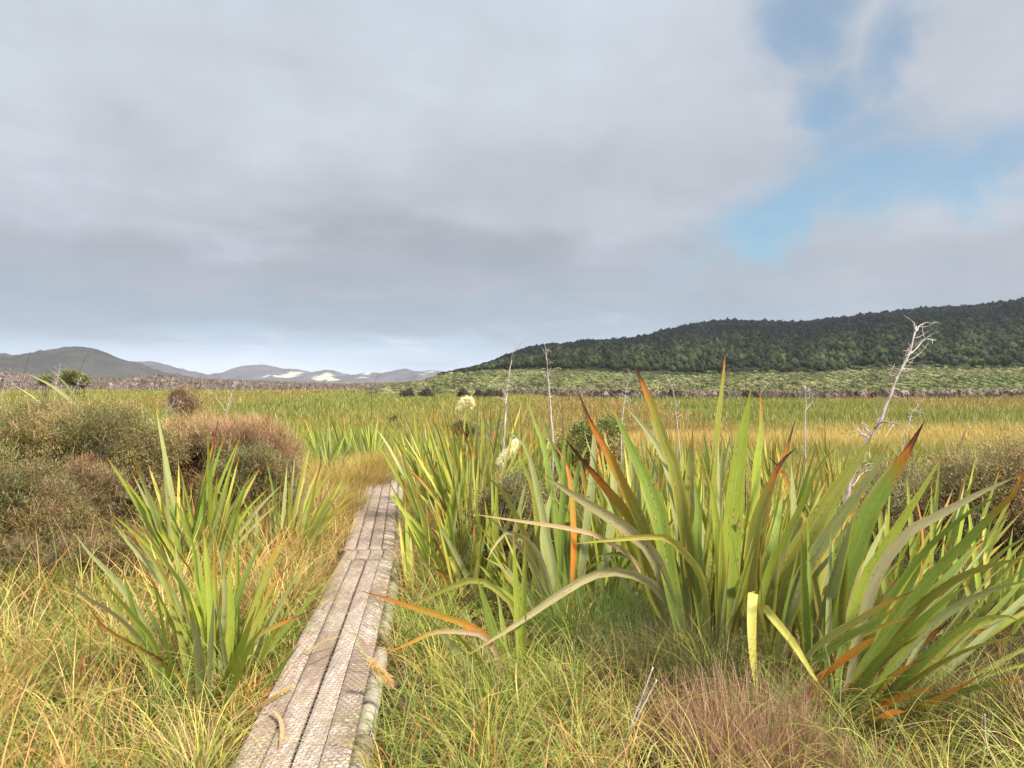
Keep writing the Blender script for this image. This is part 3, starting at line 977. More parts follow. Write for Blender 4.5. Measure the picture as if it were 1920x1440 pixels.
FLAX_B = [
    ([(1400, 1215), (1413, 1010), (1440, 920), (1462, 870), (1493, 840)], 28, 'o', .68, 1.05, -.2, 'olive leaf with a broken brown tip'),
    ([(1412, 1215), (1425, 990), (1460, 880), (1476, 840), (1492, 783)], 17, 'k', .65, 1.0, .05, 'dry dark brown leaf tip'),
    ([(1440, 1240), (1470, 1085), (1513, 1005), (1563, 925), (1613, 855), (1640, 805)], 44, 'o', .94, .6, -.15, 'wide olive grey leaf'),
    ([(1452, 1240), (1500, 1090), (1547, 1008), (1600, 935), (1640, 880), (1667, 830)], 42, 's', .95, .5, -.3, 'wide pale grey green leaf'),
    ([(1540, 1250), (1580, 1090), (1607, 1025), (1632, 958), (1673, 893), (1712, 827), (1734, 789)], 44, 'g', .70, .95, -.3, 'broad leaf with a long orange tip'),
    ([(1532, 1250), (1560, 1100), (1590, 1020), (1620, 955), (1650, 900), (1680, 860)], 28, 's', .95, .4, -.15),
    ([(1405, 1225), (1440, 1075), (1463, 1027), (1500, 953), (1533, 877), (1570, 838)], 18, 'b', .95, .5, -.5, 'slim bright green leaf'),
    ([(1470, 1235), (1484, 1100), (1487, 1030), (1488, 950), (1483, 858)], 25, 's', .96, .5, .1),
    ([(1523, 1240), (1552, 1135), (1573, 1060), (1588, 1010), (1597, 971)], 25, 's', .97, .3, -.5),
    ([(1490, 1250), (1570, 1200), (1600, 1115), (1632, 990)], 20, 's', .95, .4, .1),
    ([(1375, 1205), (1400, 1120), (1408, 1065), (1425, 1000)], 14, 'k', .30, .8, -.1, 'dead orange brown leaf'),
    ([(1435, 1220), (1440, 1100), (1452, 1010), (1470, 920)], 24, 'g', .9, .6, .3),
    ([(1455, 1230), (1490, 1060), (1530, 950), (1550, 900)], 24, 'g', .9, .6, .35),
    ([(1420, 1220), (1412, 1130), (1413, 1103), (1410, 1155), (1412, 1230), (1424, 1332)], 22, 'y', .9, .5, -.9, 'pale yellow leaf folded straight down'),
    ([(1440, 1215), (1420, 1140), (1429, 1133), (1455, 1165), (1487, 1205), (1527, 1270), (1551, 1301)], 19, 'y', .92, .7, -.9, 'pale yellow leaf snapped over sideways'),
    ([(1510, 1240), (1545, 1060), (1590, 960), (1598, 900)], 20, 'o', .75, .9, .4),
    ([(1480, 1225), (1500, 1010), (1475, 900), (1440, 855)], 20, 'o', .7, .9, .5),
]
FLAX_C = [
    ([(1562, 1300), (1612, 1105), (1657, 1027), (1697, 965), (1740, 900), (1768, 852)], 33, 'b', .97, .3, -.2, 'bright green sword leaf'),
    ([(1590, 1280), (1640, 1090), (1703, 1000), (1763, 965), (1847, 920), (1913, 891)], 25, 'p', .95, .5, -.3, 'long pale leaf pointing outwards'),
    ([(1585, 1330), (1640, 1170), (1690, 1088), (1735, 1030), (1775, 993), (1827, 953), (1889, 921)], 28, 'g', .97, .3, -.4),
    ([(1540, 1385), (1613, 1255), (1680, 1167), (1747, 1077), (1800, 1027), (1847, 977), (1905, 920), (1932, 850)], 36, 'g', .72, .8, -.5, 'big leaf with a dark orange end'),
    ([(1580, 1370), (1650, 1230), (1713, 1147), (1780, 1092), (1847, 1063), (1935, 1043)], 30, 'o', .97, .4, -.5),
    ([(1540, 1405), (1588, 1320), (1640, 1250), (1697, 1193), (1763, 1133), (1822, 1091)], 32, 'g', .97, .4, -.6),
    ([(1600, 1360), (1680, 1240), (1760, 1160), (1850, 1110), (1940, 1085)], 26, 's', .97, .4, -.3),
    ([(1560, 1425), (1650, 1320), (1730, 1237), (1780, 1193), (1830, 1165), (1880, 1153), (1928, 1172)], 26, 'g', .95, .3, -.7, 'arching leaf bent over at the end'),
    ([(1580, 1420), (1670, 1310), (1763, 1243), (1847, 1207), (1935, 1192)], 20, 'o', .9, .5, -.6),
    ([(1500, 1250), (1547, 1203), (1613, 1163), (1663, 1133), (1717, 1107)], 20, 'o', .45, .80, -.5, 'olive leaf scorched orange at the end', (0, -.65, .76)),
    ([(1520, 1250), (1580, 1203), (1647, 1167), (1672, 1146), (1691, 1130)], 23, 'g', .66, .70, -.45, None, (0, -.65, .76)),
    ([(1530, 1250), (1573, 1207), (1613, 1193), (1663, 1173), (1732, 1149)], 18, 'o', .42, .85, -.5, 'narrow leaf with a burnt red end', (0, -.65, .76)),
    ([(1515, 1310), (1540, 1278), (1563, 1260), (1607, 1222), (1643, 1193)], 42, 'r', .55, .62, -.5, 'vivid orange dying leaf', (0, -.65, .76)),
    ([(1510, 1350), (1580, 1327), (1630, 1307), (1680, 1267), (1742, 1232)], 27, 'o', .35, .75, -.5, 'olive and orange leaf near the ground', (0, -.65, .76)),
    ([(1560, 1340), (1620, 1278), (1680, 1225), (1738, 1182)], 32, 'r', .6, .6, -.5, 'orange dying leaf above the ground', (0, -.65, .76)),
    ([(1590, 1365), (1670, 1318), (1765, 1286)], 26, 'r', .5, .7, -.45, 'rusty orange leaf lying low', (0, -.65, .76)),
    ([(1540, 1450), (1613, 1427), (1713, 1390), (1813, 1346)], 24, 'k', .5, .8, -.5, 'brown dead leaf near the ground', (0, -.65, .76)),
    ([(1555, 1420), (1660, 1350), (1760, 1310), (1850, 1260)], 22, 'k', .3, .7, -.6),
    ([(1575, 1410), (1700, 1330), (1830, 1290), (1935, 1270)], 24, 'd', .8, .8, -.7),
    ([(1600, 1300), (1600, 1180), (1625, 1060), (1665, 970)], 22, 's', .95, .5, .2),
    ([(1570, 1340), (1580, 1200), (1640, 1100), (1700, 1040)], 24, 'd', .9, .6, .3),
    ([(1590, 1330), (1700, 1180), (1800, 1060), (1850, 1010)], 22, 'd', .85, .8, .3),
    ([(1640, 1280), (1720, 1110), (1730, 1000), (1710, 900)], 9, 'k', .3, .7, .3),
]
# the grey stems and slim swords behind, beside the dark shrub
FLAX_D = [
    ([(1055, 1180), (1050, 1120), (1053, 993), (1057, 893), (1060, 806)], 16, 'g', .97, .4, .1),
    ([(1050, 1190), (1040, 1080), (1023, 993), (1010, 930), (985, 837), (940, 802)], 17, 's', .95, .5, .1),
    ([(1042, 1195), (1023, 1120), (1006, 960), (1000, 920), (983, 875), (970, 842)], 17, 'o', .96, .5, 0),
    ([(1070, 1180), (1045, 1000), (1023, 850), (1003, 793), (987, 746)], 18, 'g', .96, .5, .3),
    ([(1040, 1195), (1003, 1070), (990, 1017), (962, 955), (940, 918), (897, 882)], 17, 'o', .94, .8, -.2),
    ([(1055, 1185), (1035, 1080), (1020, 1000), (1040, 900)], 22, 's', .96, .5, .2),
    ([(1082, 1175), (1090, 1080), (1100, 990), (1110, 900), (1117, 760)], 19, 's', .80, .8, .3),
    ([(1110, 1170), (1125, 1090), (1140, 1020), (1150, 900), (1130, 800)], 20, 's', .9, .8, .3),
    ([(1060, 1185), (1062, 1080), (1066, 1000), (1085, 880), (1105, 830)], 20, 'g', .9, .6, .35),
    ([(1090, 1170), (1080, 1000), (1050, 880), (1010, 770)], 16, 'g', .95, .5, .4),
    ([(1050, 1190), (1010, 1040), (957, 998), (930, 1020), (912, 1052)], 15, 'p', .97, .3, -.4, 'pale leaf bent over and hanging'),
    ([(1046, 1190), (1000, 1060), (950, 1000), (903, 958)], 14, 'p', .9, .4, -.3),
    ([(1070, 1170), (1075, 1000), (1064, 880), (1030, 820)], 14, 'r', .4, .8, .2, 'orange dying leaf'),
]
FLAX_S = [
    ([(972, 1345), (977, 1293), (973, 1193), (967, 1093), (962, 990)], 16, 'b', .85, .6, -.1),
    ([(975, 1345), (980, 1280), (981, 1193), (983, 1093), (985, 996)], 15, 'b', .85, .6, -.05),
    ([(966, 1350), (958, 1300), (937, 1227), (913, 1143), (893, 1079)], 23, 'g', .96, .5, -.1),
    ([(968, 1345), (960, 1260), (943, 1177), (932, 1106)], 15, 'g', .95, .6, .1),
    ([(955, 1350), (935, 1313), (898, 1258), (847, 1210), (806, 1160)], 25, 's', .97, .3, -.15),
    ([(958, 1345), (907, 1250), (873, 1207), (823, 1156)], 13, 'b', .97, .3, -.2),
    ([(965, 1340), (935, 1240), (910, 1195), (867, 1185), (813, 1186), (767, 1207), (705, 1234)], 13, 't', .55, .7, -.35, 'orange tinted leaf arching over the boardwalk edge'),
    ([(960, 1340), (940, 1250), (913, 1196), (880, 1175), (840, 1160), (773, 1138), (673, 1107)], 16, 'r', .35, .7, -.3, 'orange and black dying leaf'),
    ([(975, 1340), (970, 1180), (957, 1130), (907, 1090), (887, 1087), (840, 1103), (773, 1133), (709, 1154)], 13, 'o', .9, .5, .0, 'grey leaf arching down'),
    ([(950, 1362), (893, 1358), (855, 1342), (810, 1322), (773, 1303)], 15, 'k', .5, .6, -.2, 'brown dead leaf lying low'),
    ([(955, 1362), (893, 1357), (823, 1337), (757, 1341)], 10, 't', .7, .7, -.25),
    ([(962, 1345), (955, 1250), (950, 1180)], 12, 'd', .9, .5, .1),
]
LEAN_S9 = [([(1290, 1200), (1230, 1100), (1170, 1073), (1113, 1077), (1040, 1120), (973, 1167), (917, 1203), (860, 1240)], 21, 'p', .82, .35, -.7, 'long pale leaf bending down beside the slim flax')]
FLAX_L = [
    ([(335, 1345), (285, 1200), (233, 1110), (200, 1070), (167, 1037), (133, 992)], 17, 's', .96, .4, -.1),
    ([(335, 1355), (270, 1210), (213, 1150), (167, 1123), (133, 1093), (95, 1049)], 14, 'p', .86, .3, -.2, 'pale leaf with a pinkish point'),
    ([(372, 1345), (345, 1180), (320, 1110), (277, 1057), (240, 1017), (208, 975)], 18, 's', .97, .4, .1),
    ([(376, 1345), (365, 1170), (350, 1110), (317, 1060), (283, 1010), (250, 958)], 16, 'b', .97, .4, .15),
    ([(362, 1345), (340, 1200), (327, 1147), (300, 1070), (263, 1020), (240, 979)], 15, 'o', .82, .9, .2),
    ([(340, 1345), (290, 1210), (247, 1153), (207, 1107), (175, 1072)], 18, 'b', .97, .4, -.2),
    ([(335, 1350), (290, 1240), (263, 1187), (247, 1133), (230, 1072)], 21, 'g', .93, .6, -.1),
    ([(342, 1360), (327, 1283), (313, 1210), (300, 1147), (287, 1089)], 15, 'b', .98, .3, -.3),
    ([(392, 1320), (382, 1190), (370, 1093), (363, 1027), (347, 976)], 15, 'b', .92, .6, .1),
    ([(397, 1350), (396, 1200), (393, 1110), (387, 1043), (380, 986)], 17, 'b', .90, .6, 0),
    ([(412, 1350), (428, 1240), (433, 1140), (431, 1090), (427, 1036)], 16, 'b', .90, .7, -.1, 'upright yellow green leaf with an orange point'),
    ([(398, 1350), (412, 1300), (433, 1260), (460, 1193), (480, 1136)], 21, 'b', .93, .6, -.4, 'broad glossy green leaf leaning towards the boardwalk'),
    ([(410, 1350), (440, 1280), (467, 1213), (497, 1172)], 16, 'b', .9, .7, -.3),
    ([(420, 1340), (460, 1190), (487, 1110), (510, 1043), (534, 986)], 15, 'o', .60, .60, .2, 'leaf turning orange along its length'),
    ([(425, 1335), (470, 1170), (520, 1037), (561, 986)], 14, 'o', .70, .60, .3),
    ([(415, 1335), (435, 1180), (450, 1110), (477, 1043), (501, 992)], 19, 'g', .93, .7, .15),
    ([(386, 1350), (392, 1250), (397, 1177), (400, 1122)], 12, 's', .97, .3, -.3),
    ([(430, 1330), (424, 1250), (413, 1177), (404, 1119)], 12, 's', .97, .3, -.2),
    ([(370, 1350), (340, 1290), (310, 1247), (267, 1220), (200, 1180), (161, 1132)], 13, 'k', .45, .65, -.4, 'dead orange leaf lying out low'),
    ([(405, 1350), (440, 1250), (470, 1205), (500, 1183), (550, 1160), (581, 1146)], 14, 'o', .55, .85, -.1, 'brown olive leaf arching low'),
    ([(425, 1375), (477, 1303), (520, 1260), (562, 1206)], 13, 'g', .93, .8, -.2),
    ([(381, 1380), (377, 1293), (370, 1210), (354, 1142)], 23, 's', .88, .5, -.5),
    ([(345, 1350), (250, 1200), (227, 1160), (190, 1103), (169, 1052)], 16, 'o', .92, .7, .2),
    ([(400, 1330), (385, 1150), (363, 1080), (327, 1027), (290, 972)], 10, 'r', .35, .6, .35, 'thin orange leaf'),
    ([(385, 1340), (372, 1180), (345, 1100), (325, 1010)], 13, 's', .95, .4, .3),
    ([(408, 1340), (418, 1180), (420, 1080), (404, 1010)], 14, 's', .95, .4, .3),
    ([(355, 1350), (330, 1250), (280, 1150), (262, 1110)], 16, 'd', .9, .5, .3),
    ([(420, 1350), (455, 1230), (475, 1180), (510, 1100), (550, 1050)], 11, 'o', .6, .9, .2),
]

YA, YB, YC, YD, YS, YL = 4.75, 4.6, 4.0, 5.4, 4.35, 4.2
def plant_base(px, Y):
    x = (px - CX) / F * Y
    return np.array((x, Y, float(ground_z(x, Y))))


def extend(rows_, drop=70):
    """carry every leaf's foot on down to the soil"""
    out = []
    for r in rows_:
        (x0, y0), (x1, y1) = r[0][0], r[0][1]
        out.append((([(x0 + (x0 - x1) * .15, y0 + drop)] + list(r[0])),) + tuple(r[1:]))
    return out


pA = plant_base(1310, YA); pB = plant_base(1450, YB); pC = plant_base(1560, YC); pD = plant_base(1065, YD); pS = plant_base(968, YS); pL = plant_base(385, YL)
skirt = lambda b, n, lean=(0, 0): fan_leaves(b, n, (.45, .95), (.022, .042), .95, lean=lean, cols='ktkro', dead=.5, droop=1.3, r0=.16)
lv = traced(extend(FLAX_A) + extend(LEAN_S9), YA) + skirt(pA, 14) + fan_leaves(pA + (0, -.10, 0), 9, (1.0, 1.5), (.024, .04), .4, cols='bsgyo', dead=.2) + fan_leaves(pA + (0.05, .30, 0), 46, (1.1, 1.85), (.035, .06), .42, cols='gbosbs', dead=.12)
flax_plant('flax_plant', pA, lv, 'big flax with a tall black tipped leaf and orange dying leaves, beside the dark shrub', 'big flax crowns by the boardwalk')
lv = traced(extend(FLAX_B), YB) + skirt(pB, 14) + fan_leaves(pB + (0, -.10, 0), 9, (.9, 1.4), (.024, .04), .4, lean=(.1, 0), cols='bsgyo', dead=.2) + fan_leaves(pB + (0, .35, 0), 46, (1.0, 1.75), (.035, .06), .42, lean=(.25, 0), cols='gbosbs', dead=.12)
flax_plant('flax_plant', pB, lv, 'big flax with wide olive grey leaves and two pale yellow folded leaves', 'big flax crowns by the boardwalk')
lv = traced(extend(FLAX_C, 20), YC) + skirt(pC, 14, (.2, -.1)) + fan_leaves(pC + (.22, .05, 0), 18, (1.2, 1.8), (.026, .046), .35, lean=(.95, .05), cols='sgbos', dead=.15, droop=1.0) + fan_leaves(pC + (.15, .45, 0), 32, (.9, 1.55), (.03, .05), .45, lean=(.4, 0), cols='gbosbs', dead=.18)
lv += fan_leaves(pC + (0, -.12, 0), 8, (.8, 1.2), (.03, .045), .4, lean=(.3, -.2), cols='gbo', dead=.3)
flax_plant('flax_plant', pC, lv, 'big flax leaning outwards with vivid orange scorched lower leaves', 'big flax crowns by the boardwalk')
for (px_, Y_, n_, L_, lean_, lab_) in ((1700, 5.3, 60, (1.0, 1.65), (.30, 0), 'dense narrow leaved flax between the orange tipped broad leaf and the olive grey shrub'),
                                      (1850, 4.9, 56, (.8, 1.35), (.25, 0), 'narrow leaved flax spreading at the frame edge in front of the olive grey shrub'),
                                      (1180, 6.0, 46, (1.0, 1.6), (-.1, 0), 'pale narrow leaved flax just behind the orange red dying leaf'),
                                      (1420, 5.7, 50, (1.1, 1.75), (.1, 0), 'yellow green narrow flax close behind the broad bright green leaf'),
                                      (905, 6.0, 44, (.85, 1.4), (-.05, 0), 'pale flax growing through the dark rounded shrub on its boardwalk side'),
                                      (990, 5.7, 34, (.7, 1.25), (0, 0), 'flax with mixed green and straw leaves in front of the dark rounded shrub'),
                                      (862, 6.9, 44, (.9, 1.5), (-.1, 0), 'flax between the boardwalk joint and the dark rounded shrub'),
                                      (1120, 5.7, 40, (.9, 1.5), (.05, 0), 'narrow flax between the grey upright stems and the orange red dying leaf'),
                                      (800, 6.2, 24, (.6, 1.0), (0, 0), 'low straw coloured flax beside the boardwalk joint')):
    b_ = plant_base(px_, Y_)
    flax_plant('flax_plant', b_, fan_leaves(b_, n_, L_, (.028, .048), .44, lean=lean_, cols='gbosbby', dead=.16, r0=.18, droop=.6), lab_)
lv = traced(extend(FLAX_D, 30), YD)
flax_plant('flax_plant', pD, lv, 'flax with grey upright stems standing against the dark rounded shrub')
lv = traced(extend(FLAX_S, 30), YS, .15)
flax_plant('flax_plant', pS, lv, 'small slim flax with two upright yellow green swords beside the boardwalk')
lv = traced(extend(FLAX_L, 40), YL) + skirt(pL, 8) + fan_leaves(pL + (0, .2, 0), 44, (.65, 1.2), (.022, .036), .42, cols='bbbgsoy', dead=.12)
flax_plant('flax_plant', pL, lv, 'spreading yellow green flax in the grass close to the boardwalk edge')

# ------------------------------------------------------------------ flax farther back, one thing each
# (column px, depth m, leaves, length range, width range, lean, colours, label, group)
MID = [
    (362, 6.4, 56, (1.15, 1.75), (.04, .06), (.05, 0), 'gbbgs', 'tall green flax with orange tips standing in front of the pink brown shrub', None, 1),
    (520, 7.1, 44, (1.0, 1.55), (.035, .055), (.30, 0), 'gsbgo', 'flax leaning towards the boardwalk, at the foot of the pink brown shrub', None, 1),
    (455, 6.9, 16, (.6, .95), (.035, .05), (.2, 0), 'gsodk', 'low dull flax squeezed between two taller flaxes by the pink shrub', None, 1),
    (846, 7.1, 26, (.9, 1.4), (.04, .062), (-.16, 0), 'gsbyo', 'flax leaning over the boardwalk from the side of the dense flax bank', None, 1),
    (868, 7.8, 46, (1.2, 1.85), (.04, .062), (-.15, 0), 'gbsyo', 'dense flax beside the boardwalk just below the low white plume', None, 1),
    (820, 9.0, 44, (1.2, 1.85), (.04, .062), (-.1, 0), 'gbbsy', 'flax in the bank beside the boardwalk, below the upper white plume', None, 1),
    (905, 8.8, 48, (1.3, 1.95), (.04, .062), (0, 0), 'gbsoy', 'flax at the foot of the forked grey dead stem', None, 1),
    (795, 10.2, 26, (1.0, 1.4), (.04, .062), (-.2, 0), 'bgysb', 'yellowish flax by the far end of the boardwalk', None, 1),
    (868, 10.8, 38, (1.2, 1.8), (.04, .062), (0, 0), 'gbsyo', 'flax behind the two white plumes', 'flax bank behind the white plumes', 0),
    (930, 11.5, 38, (1.3, 1.9), (.04, .062), (0, 0), 'gbsyo', 'flax behind the two white plumes', 'flax bank behind the white plumes', 0),
    (985, 9.8, 40, (1.3, 1.9), (.04, .062), (.1, 0), 'gbsob', 'flax between the forked dead stem and the slender upright dead stem', None, 0),
    (1050, 8.2, 30, (1.2, 1.75), (.04, .06), (0, 0), 'gsgob', 'flax at the foot of the slender upright dead stem', None, 0),
    (1125, 8.0, 28, (1.1, 1.75), (.04, .06), (0, 0), 'gosrk', 'flax with orange leaf points in front of the low grey green shrub', None, 0),
    (1205, 7.4, 26, (1.1, 1.65), (.04, .07), (0, 0), 'gsgob', 'flax showing between the big orange leaf and the tall black tipped leaf', None, 0),
    (1290, 7.2, 26, (1.1, 1.65), (.04, .06), (0, 0), 'gbsob', 'flax behind the big flax, below the tall narrow leaf', None, 0),
    (1395, 7.0, 26, (1.0, 1.55), (.04, .06), (.1, 0), 'gbsok', 'flax behind the broad bright green leaf', None, 0),
    (1495, 7.2, 32, (1.0, 1.6), (.04, .06), (0, 0), 'gbosk', 'flax at the foot of the pale bare upright stem', None, 0),
    (1555, 6.7, 26, (.9, 1.4), (.035, .055), (.1, 0), 'gbyob', 'flax at the foot of the leaning white dead trunk', None, 0),
    (1240, 10.5, 28, (1.0, 1.5), (.04, .062), (0, 0), 'gboys', 'small flax in the gold grass below the curved dead twig', None, 0),
    (1330, 11.5, 26, (1.0, 1.4), (.04, .062), (0, 0), 'gboys', 'small flaxes in the tan grass behind the big flax', 'small flaxes in the tan grass', 0),
    (1440, 12.0, 26, (1.0, 1.4), (.04, .062), (0, 0), 'gboys', 'small flaxes in the tan grass behind the big flax', 'small flaxes in the tan grass', 0),
    (1560, 11.0, 26, (1.0, 1.4), (.04, .062), (0, 0), 'gboys', 'small flaxes in the tan grass behind the big flax', 'small flaxes in the tan grass', 0),
    (1660, 9.5, 26, (1.0, 1.35), (.04, .062), (.15, 0), 'gboys', 'small flax beyond the pale grey shrub, under the thin brown leaning stem', None, 0),
    (1800, 10.5, 26, (1.0, 1.4), (.04, .062), (0, 0), 'byogs', 'yellow flax behind the olive shrub by the thin brown leaning stem', None, 0),
    (1890, 12.5, 24, (.9, 1.3), (.04, .062), (0, 0), 'byogs', 'small yellow flax far behind the olive shrub', None, 0),
    (612, 13.6, 34, (1.0, 1.5), (.035, .06), (0, 0), 'sgsgs', 'pale silvery flax alone in the wetland beyond the pink brown shrub', None, 1),
    (560, 20, 30, (1.1, 1.6), (.04, .06), (0, 0), 'bgbgd', 'green flaxes in the row across the marsh past the boardwalk end', 'row of green flaxes across the marsh', 0),
    (605, 21, 30, (1.1, 1.6), (.04, .06), (0, 0), 'bgbgd', 'green flaxes in the row across the marsh past the boardwalk end', 'row of green flaxes across the marsh', 0),
    (650, 20, 32, (1.1, 1.7), (.04, .06), (0, 0), 'bgbgd', 'green flaxes in the row across the marsh past the boardwalk end', 'row of green flaxes across the marsh', 0),
    (690, 19, 34, (1.1, 1.7), (.04, .06), (0, 0), 'bgbgd', 'green flaxes in the row across the marsh past the boardwalk end', 'row of green flaxes across the marsh', 0),
    (722, 21, 24, (.75, 1.1), (.04, .06), (0, 0), 'bgbgd', 'green flaxes in the row across the marsh past the boardwalk end', 'row of green flaxes across the marsh', 0),
    (520, 17, 26, (1.0, 1.4), (.04, .062), (0, 0), 'ygbyo', 'yellowish flax between the row of green flaxes and the pink brown shrub', None, 0),
    (470, 15, 32, (1.2, 1.7), (.035, .05), (0, 0), 'gbyso', 'flax standing just behind the top of the pink brown shrub', None, 0),
    (395, 14, 32, (1.3, 1.85), (.035, .05), (-.1, 0), 'gsbyo', 'flax beside the forked pale twig behind the shrubs', None, 0),
    (310, 13, 32, (1.3, 1.85), (.04, .062), (.1, 0), 'ybgos', 'yellow tinged flax beside the dark bush with dead grey branches', None, 0),
    (250, 11, 14, (1.4, 2.0), (.04, .06), (-.1, 0), 'ooogs', 'sparse olive flax leaves behind the large olive shrub', None, 0),
    (185, 10.5, 14, (1.5, 2.1), (.04, .07), (-.3, 0), 'ogbgo', 'flax with dull olive leaves slanting up behind the large olive shrub', None, 0),
    (15, 9.2, 40, (1.5, 2.1), (.04, .07), (0, 0), 'bybgb', 'bright yellow green flax at the frame edge behind the olive shrub', None, 0),
    (75, 10.5, 36, (1.5, 2.05), (.04, .06), (-.2, 0), 'ybgob', 'yellow flax between the frame edge flax and the two long slanting leaves', None, 0),
]
for (px, Y, n, L, Wd, lean, cols, lab, grp, parts) in MID:
    b = plant_base(px, Y)
    lv = fan_leaves(b, n, L, (Wd[0] * .8, Wd[1] * .85), .36, lean=lean, cols=cols + 'bys', dead=.12, r0=.16, rows=10 if parts else 7, droop=.5)
    flax_plant('flax_plant', b, lv, lab, grp, parts=bool(parts))
# the flax with two long pale leaves slanting up behind the olive shrub
b = plant_base(185, 8.9)
rows_ = [([(205, 900), (170, 790), (140, 757), (100, 725), (48, 699)], 11, 's', .97, .3, -.1), ([(215, 900), (185, 790), (155, 762), (125, 722), (84, 683)], 8, 's', .97, .3, -.1),
         ([(180, 880), (130, 800), (70, 750), (20, 718)], 6, 'p', .9, .3, 0), ([(215, 880), (205, 790), (195, 745), (178, 716)], 13, 'o', .8, .6, 0)]
flax_plant('flax_plant', b, traced(extend(rows_), 8.9, face=(.15, -.9, .3)), 'flax with two long pale leaves slanting up above the olive shrub')


# ------------------------------------------------------------------ shrubs
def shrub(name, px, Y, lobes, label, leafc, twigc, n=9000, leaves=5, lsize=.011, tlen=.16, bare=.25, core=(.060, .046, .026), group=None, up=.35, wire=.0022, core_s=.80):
    """a wiry small-leaved shrub: lobes given as (px, py, depth offset, rx px, ry px, depth radius m)"""
    base = plant_base(px, Y)
    e = empty(name, base, label, 'shrub', group)
    cen = np.array([at(l[0], l[1], Y + l[2]) for l in lobes])
    rad = np.array([(l[3] / F * (Y + l[2]), l[5], l[4] / F * (Y + l[2])) for l in lobes])
    wl_ = np.array([l[6] if len(l) > 6 else 1 for l in lobes])
    cen0, rad0 = cen, rad
    C2, R2, W2 = [], [], []
    for i in range(len(lobes)):                       # billows over each main mass
        nb = 13
        dd = rng.normal(0, 1, (nb, 3)); dd /= np.linalg.norm(dd, axis=1, keepdims=True)
        dd[:, 1] = -abs(dd[:, 1]) * .9 + .15; dd[:, 2] = np.where(dd[:, 2] < -.5, -dd[:, 2], dd[:, 2])
        C2.append(cen[i] + dd * rad[i] * rng.uniform(.55, .88, (nb, 1)))
        R2.append(rad[i].mean() * rng.uniform(.26, .46, (nb, 1)) * np.array((1.1, 1.0, .85)))
        W2.append(np.full(nb, wl_[i]))
    cen = np.concatenate(C2 + [cen0]); rad = np.concatenate(R2 + [rad0 * .82]); wl_ = np.concatenate(W2 + [wl_ * .5])
    wts = (rad[:, 0] * rad[:, 2] + rad[:, 0] * rad[:, 1]) * wl_
    n = int(n * 1.35)
    li = rng.choice(len(cen), n, p=wts / wts.sum())
    d = rng.normal(0, 1, (n, 3)); d /= np.linalg.norm(d, axis=1, keepdims=True)
    d[:, 1] = np.where((d[:, 1] > .3) & (rng.random(n) < .6), -d[:, 1], d[:, 1])
    lump = 1 + .20 * np.sin(d[:, 0] * 7 + li * 2) * np.sin(d[:, 2] * 6 + li) + .08 * np.sin(d[:, 0] * 15 + d[:, 2] * 13 + li)
    P = cen[li] + d * rad[li] * (rng.uniform(.72, 1.0, n) * lump)[:, None]
    gz = ground_z(P[:, 0], P[:, 1])
    P[:, 2] = np.maximum(P[:, 2], gz + .02)
    tint = np.array([(1, 1, 1), (1.15, .92, .88), (.72, .80, .75), (1.12, 1.08, .95), (.85, .78, .78), (.95, 1.1, .85)])[rng.integers(6, size=len(cen))]
    tcol = np.array(twigc)[rng.integers(len(twigc), size=n)] * rng.uniform(.7, 1.3, (n, 1)) * tint[li]
    dr = d * .8 + rng.normal(0, .55, (n, 3)) + np.array((0, 0, up))
    dr /= np.linalg.norm(dr, axis=1, keepdims=True)
    az = np.arctan2(dr[:, 0], dr[:, 1]); th = np.arccos(np.clip(dr[:, 2], -1, 1))
    ln = rng.uniform(.5, 1.3, n) * tlen * np.where(rng.random(n) < .07, rng.uniform(1.5, 2.4, n), 1)
    A = Acc()
    V, Q, C = ribbons(P, az, th, th + rng.normal(0, .5, n), ln, np.full(n, wire * 2), tcol * .8, tcol, 3, curl=rng.normal(0, .8, n))
    A.add(V, Q, C)
    # side twiglets
    m = n
    j = rng.integers(n, size=m)
    P2 = P[j] + dr[j] * (ln[j] * rng.uniform(.2, .8, m))[:, None]
    V, Q, C = ribbons(P2, rng.uniform(0, 6.28, m), rng.uniform(.2, 1.9, m), rng.uniform(.2, 1.9, m), ln[j] * .5, np.full(m, wire * 1.5), tcol[j], tcol[j] * 1.1, 2)
    A.add(V, Q, C)
    # leaves
    k = n * leaves
    j = rng.integers(n, size=k)
    isbare = (rng.random(n) < bare)
    j = j[~isbare[j]]
    k = len(j)
    c = P[j] + dr[j] * (ln[j] * rng.uniform(.1, 1.05, k))[:, None] + rng.normal(0, tlen * .14, (k, 3))
    a = rng.normal(0, 1, (k, 3)); a /= np.linalg.norm(a, axis=1, keepdims=True)
    b = np.cross(a, rng.normal(0, 1, (k, 3))); b /= np.linalg.norm(b, axis=1, keepdims=True)
    s = lsize * rng.uniform(.6, 1.4, (k, 1)) * .5
    q = np.stack([c - a * s * 1.3, c - b * s * .75, c + a * s * 1.3, c + b * s * .75], 1).reshape(-1, 3)
    lc = np.array(leafc)
    w = (wob(c[:, 0] * 1.0, c[:, 2] * 1.0 + c[:, 1], .25, 9) * .5 + .5).clip(0, .999)
    idx = np.clip((w * len(lc) + rng.normal(0, .7, k)).astype(int), 0, len(lc) - 1)
    col = lc[idx] * rng.uniform(.65, 1.35, (k, 1)) * tint[li[j]]
    A.add(q, np.arange(k * 4).reshape(-1, 4), np.repeat(col, 4, 0))
    obj('foliage', A.mesh('foliage', base), M_twig, e)
    # the woody middle: many branching stems from the foot out to the lobes
    cen, rad = cen0, rad0
    B = Acc()
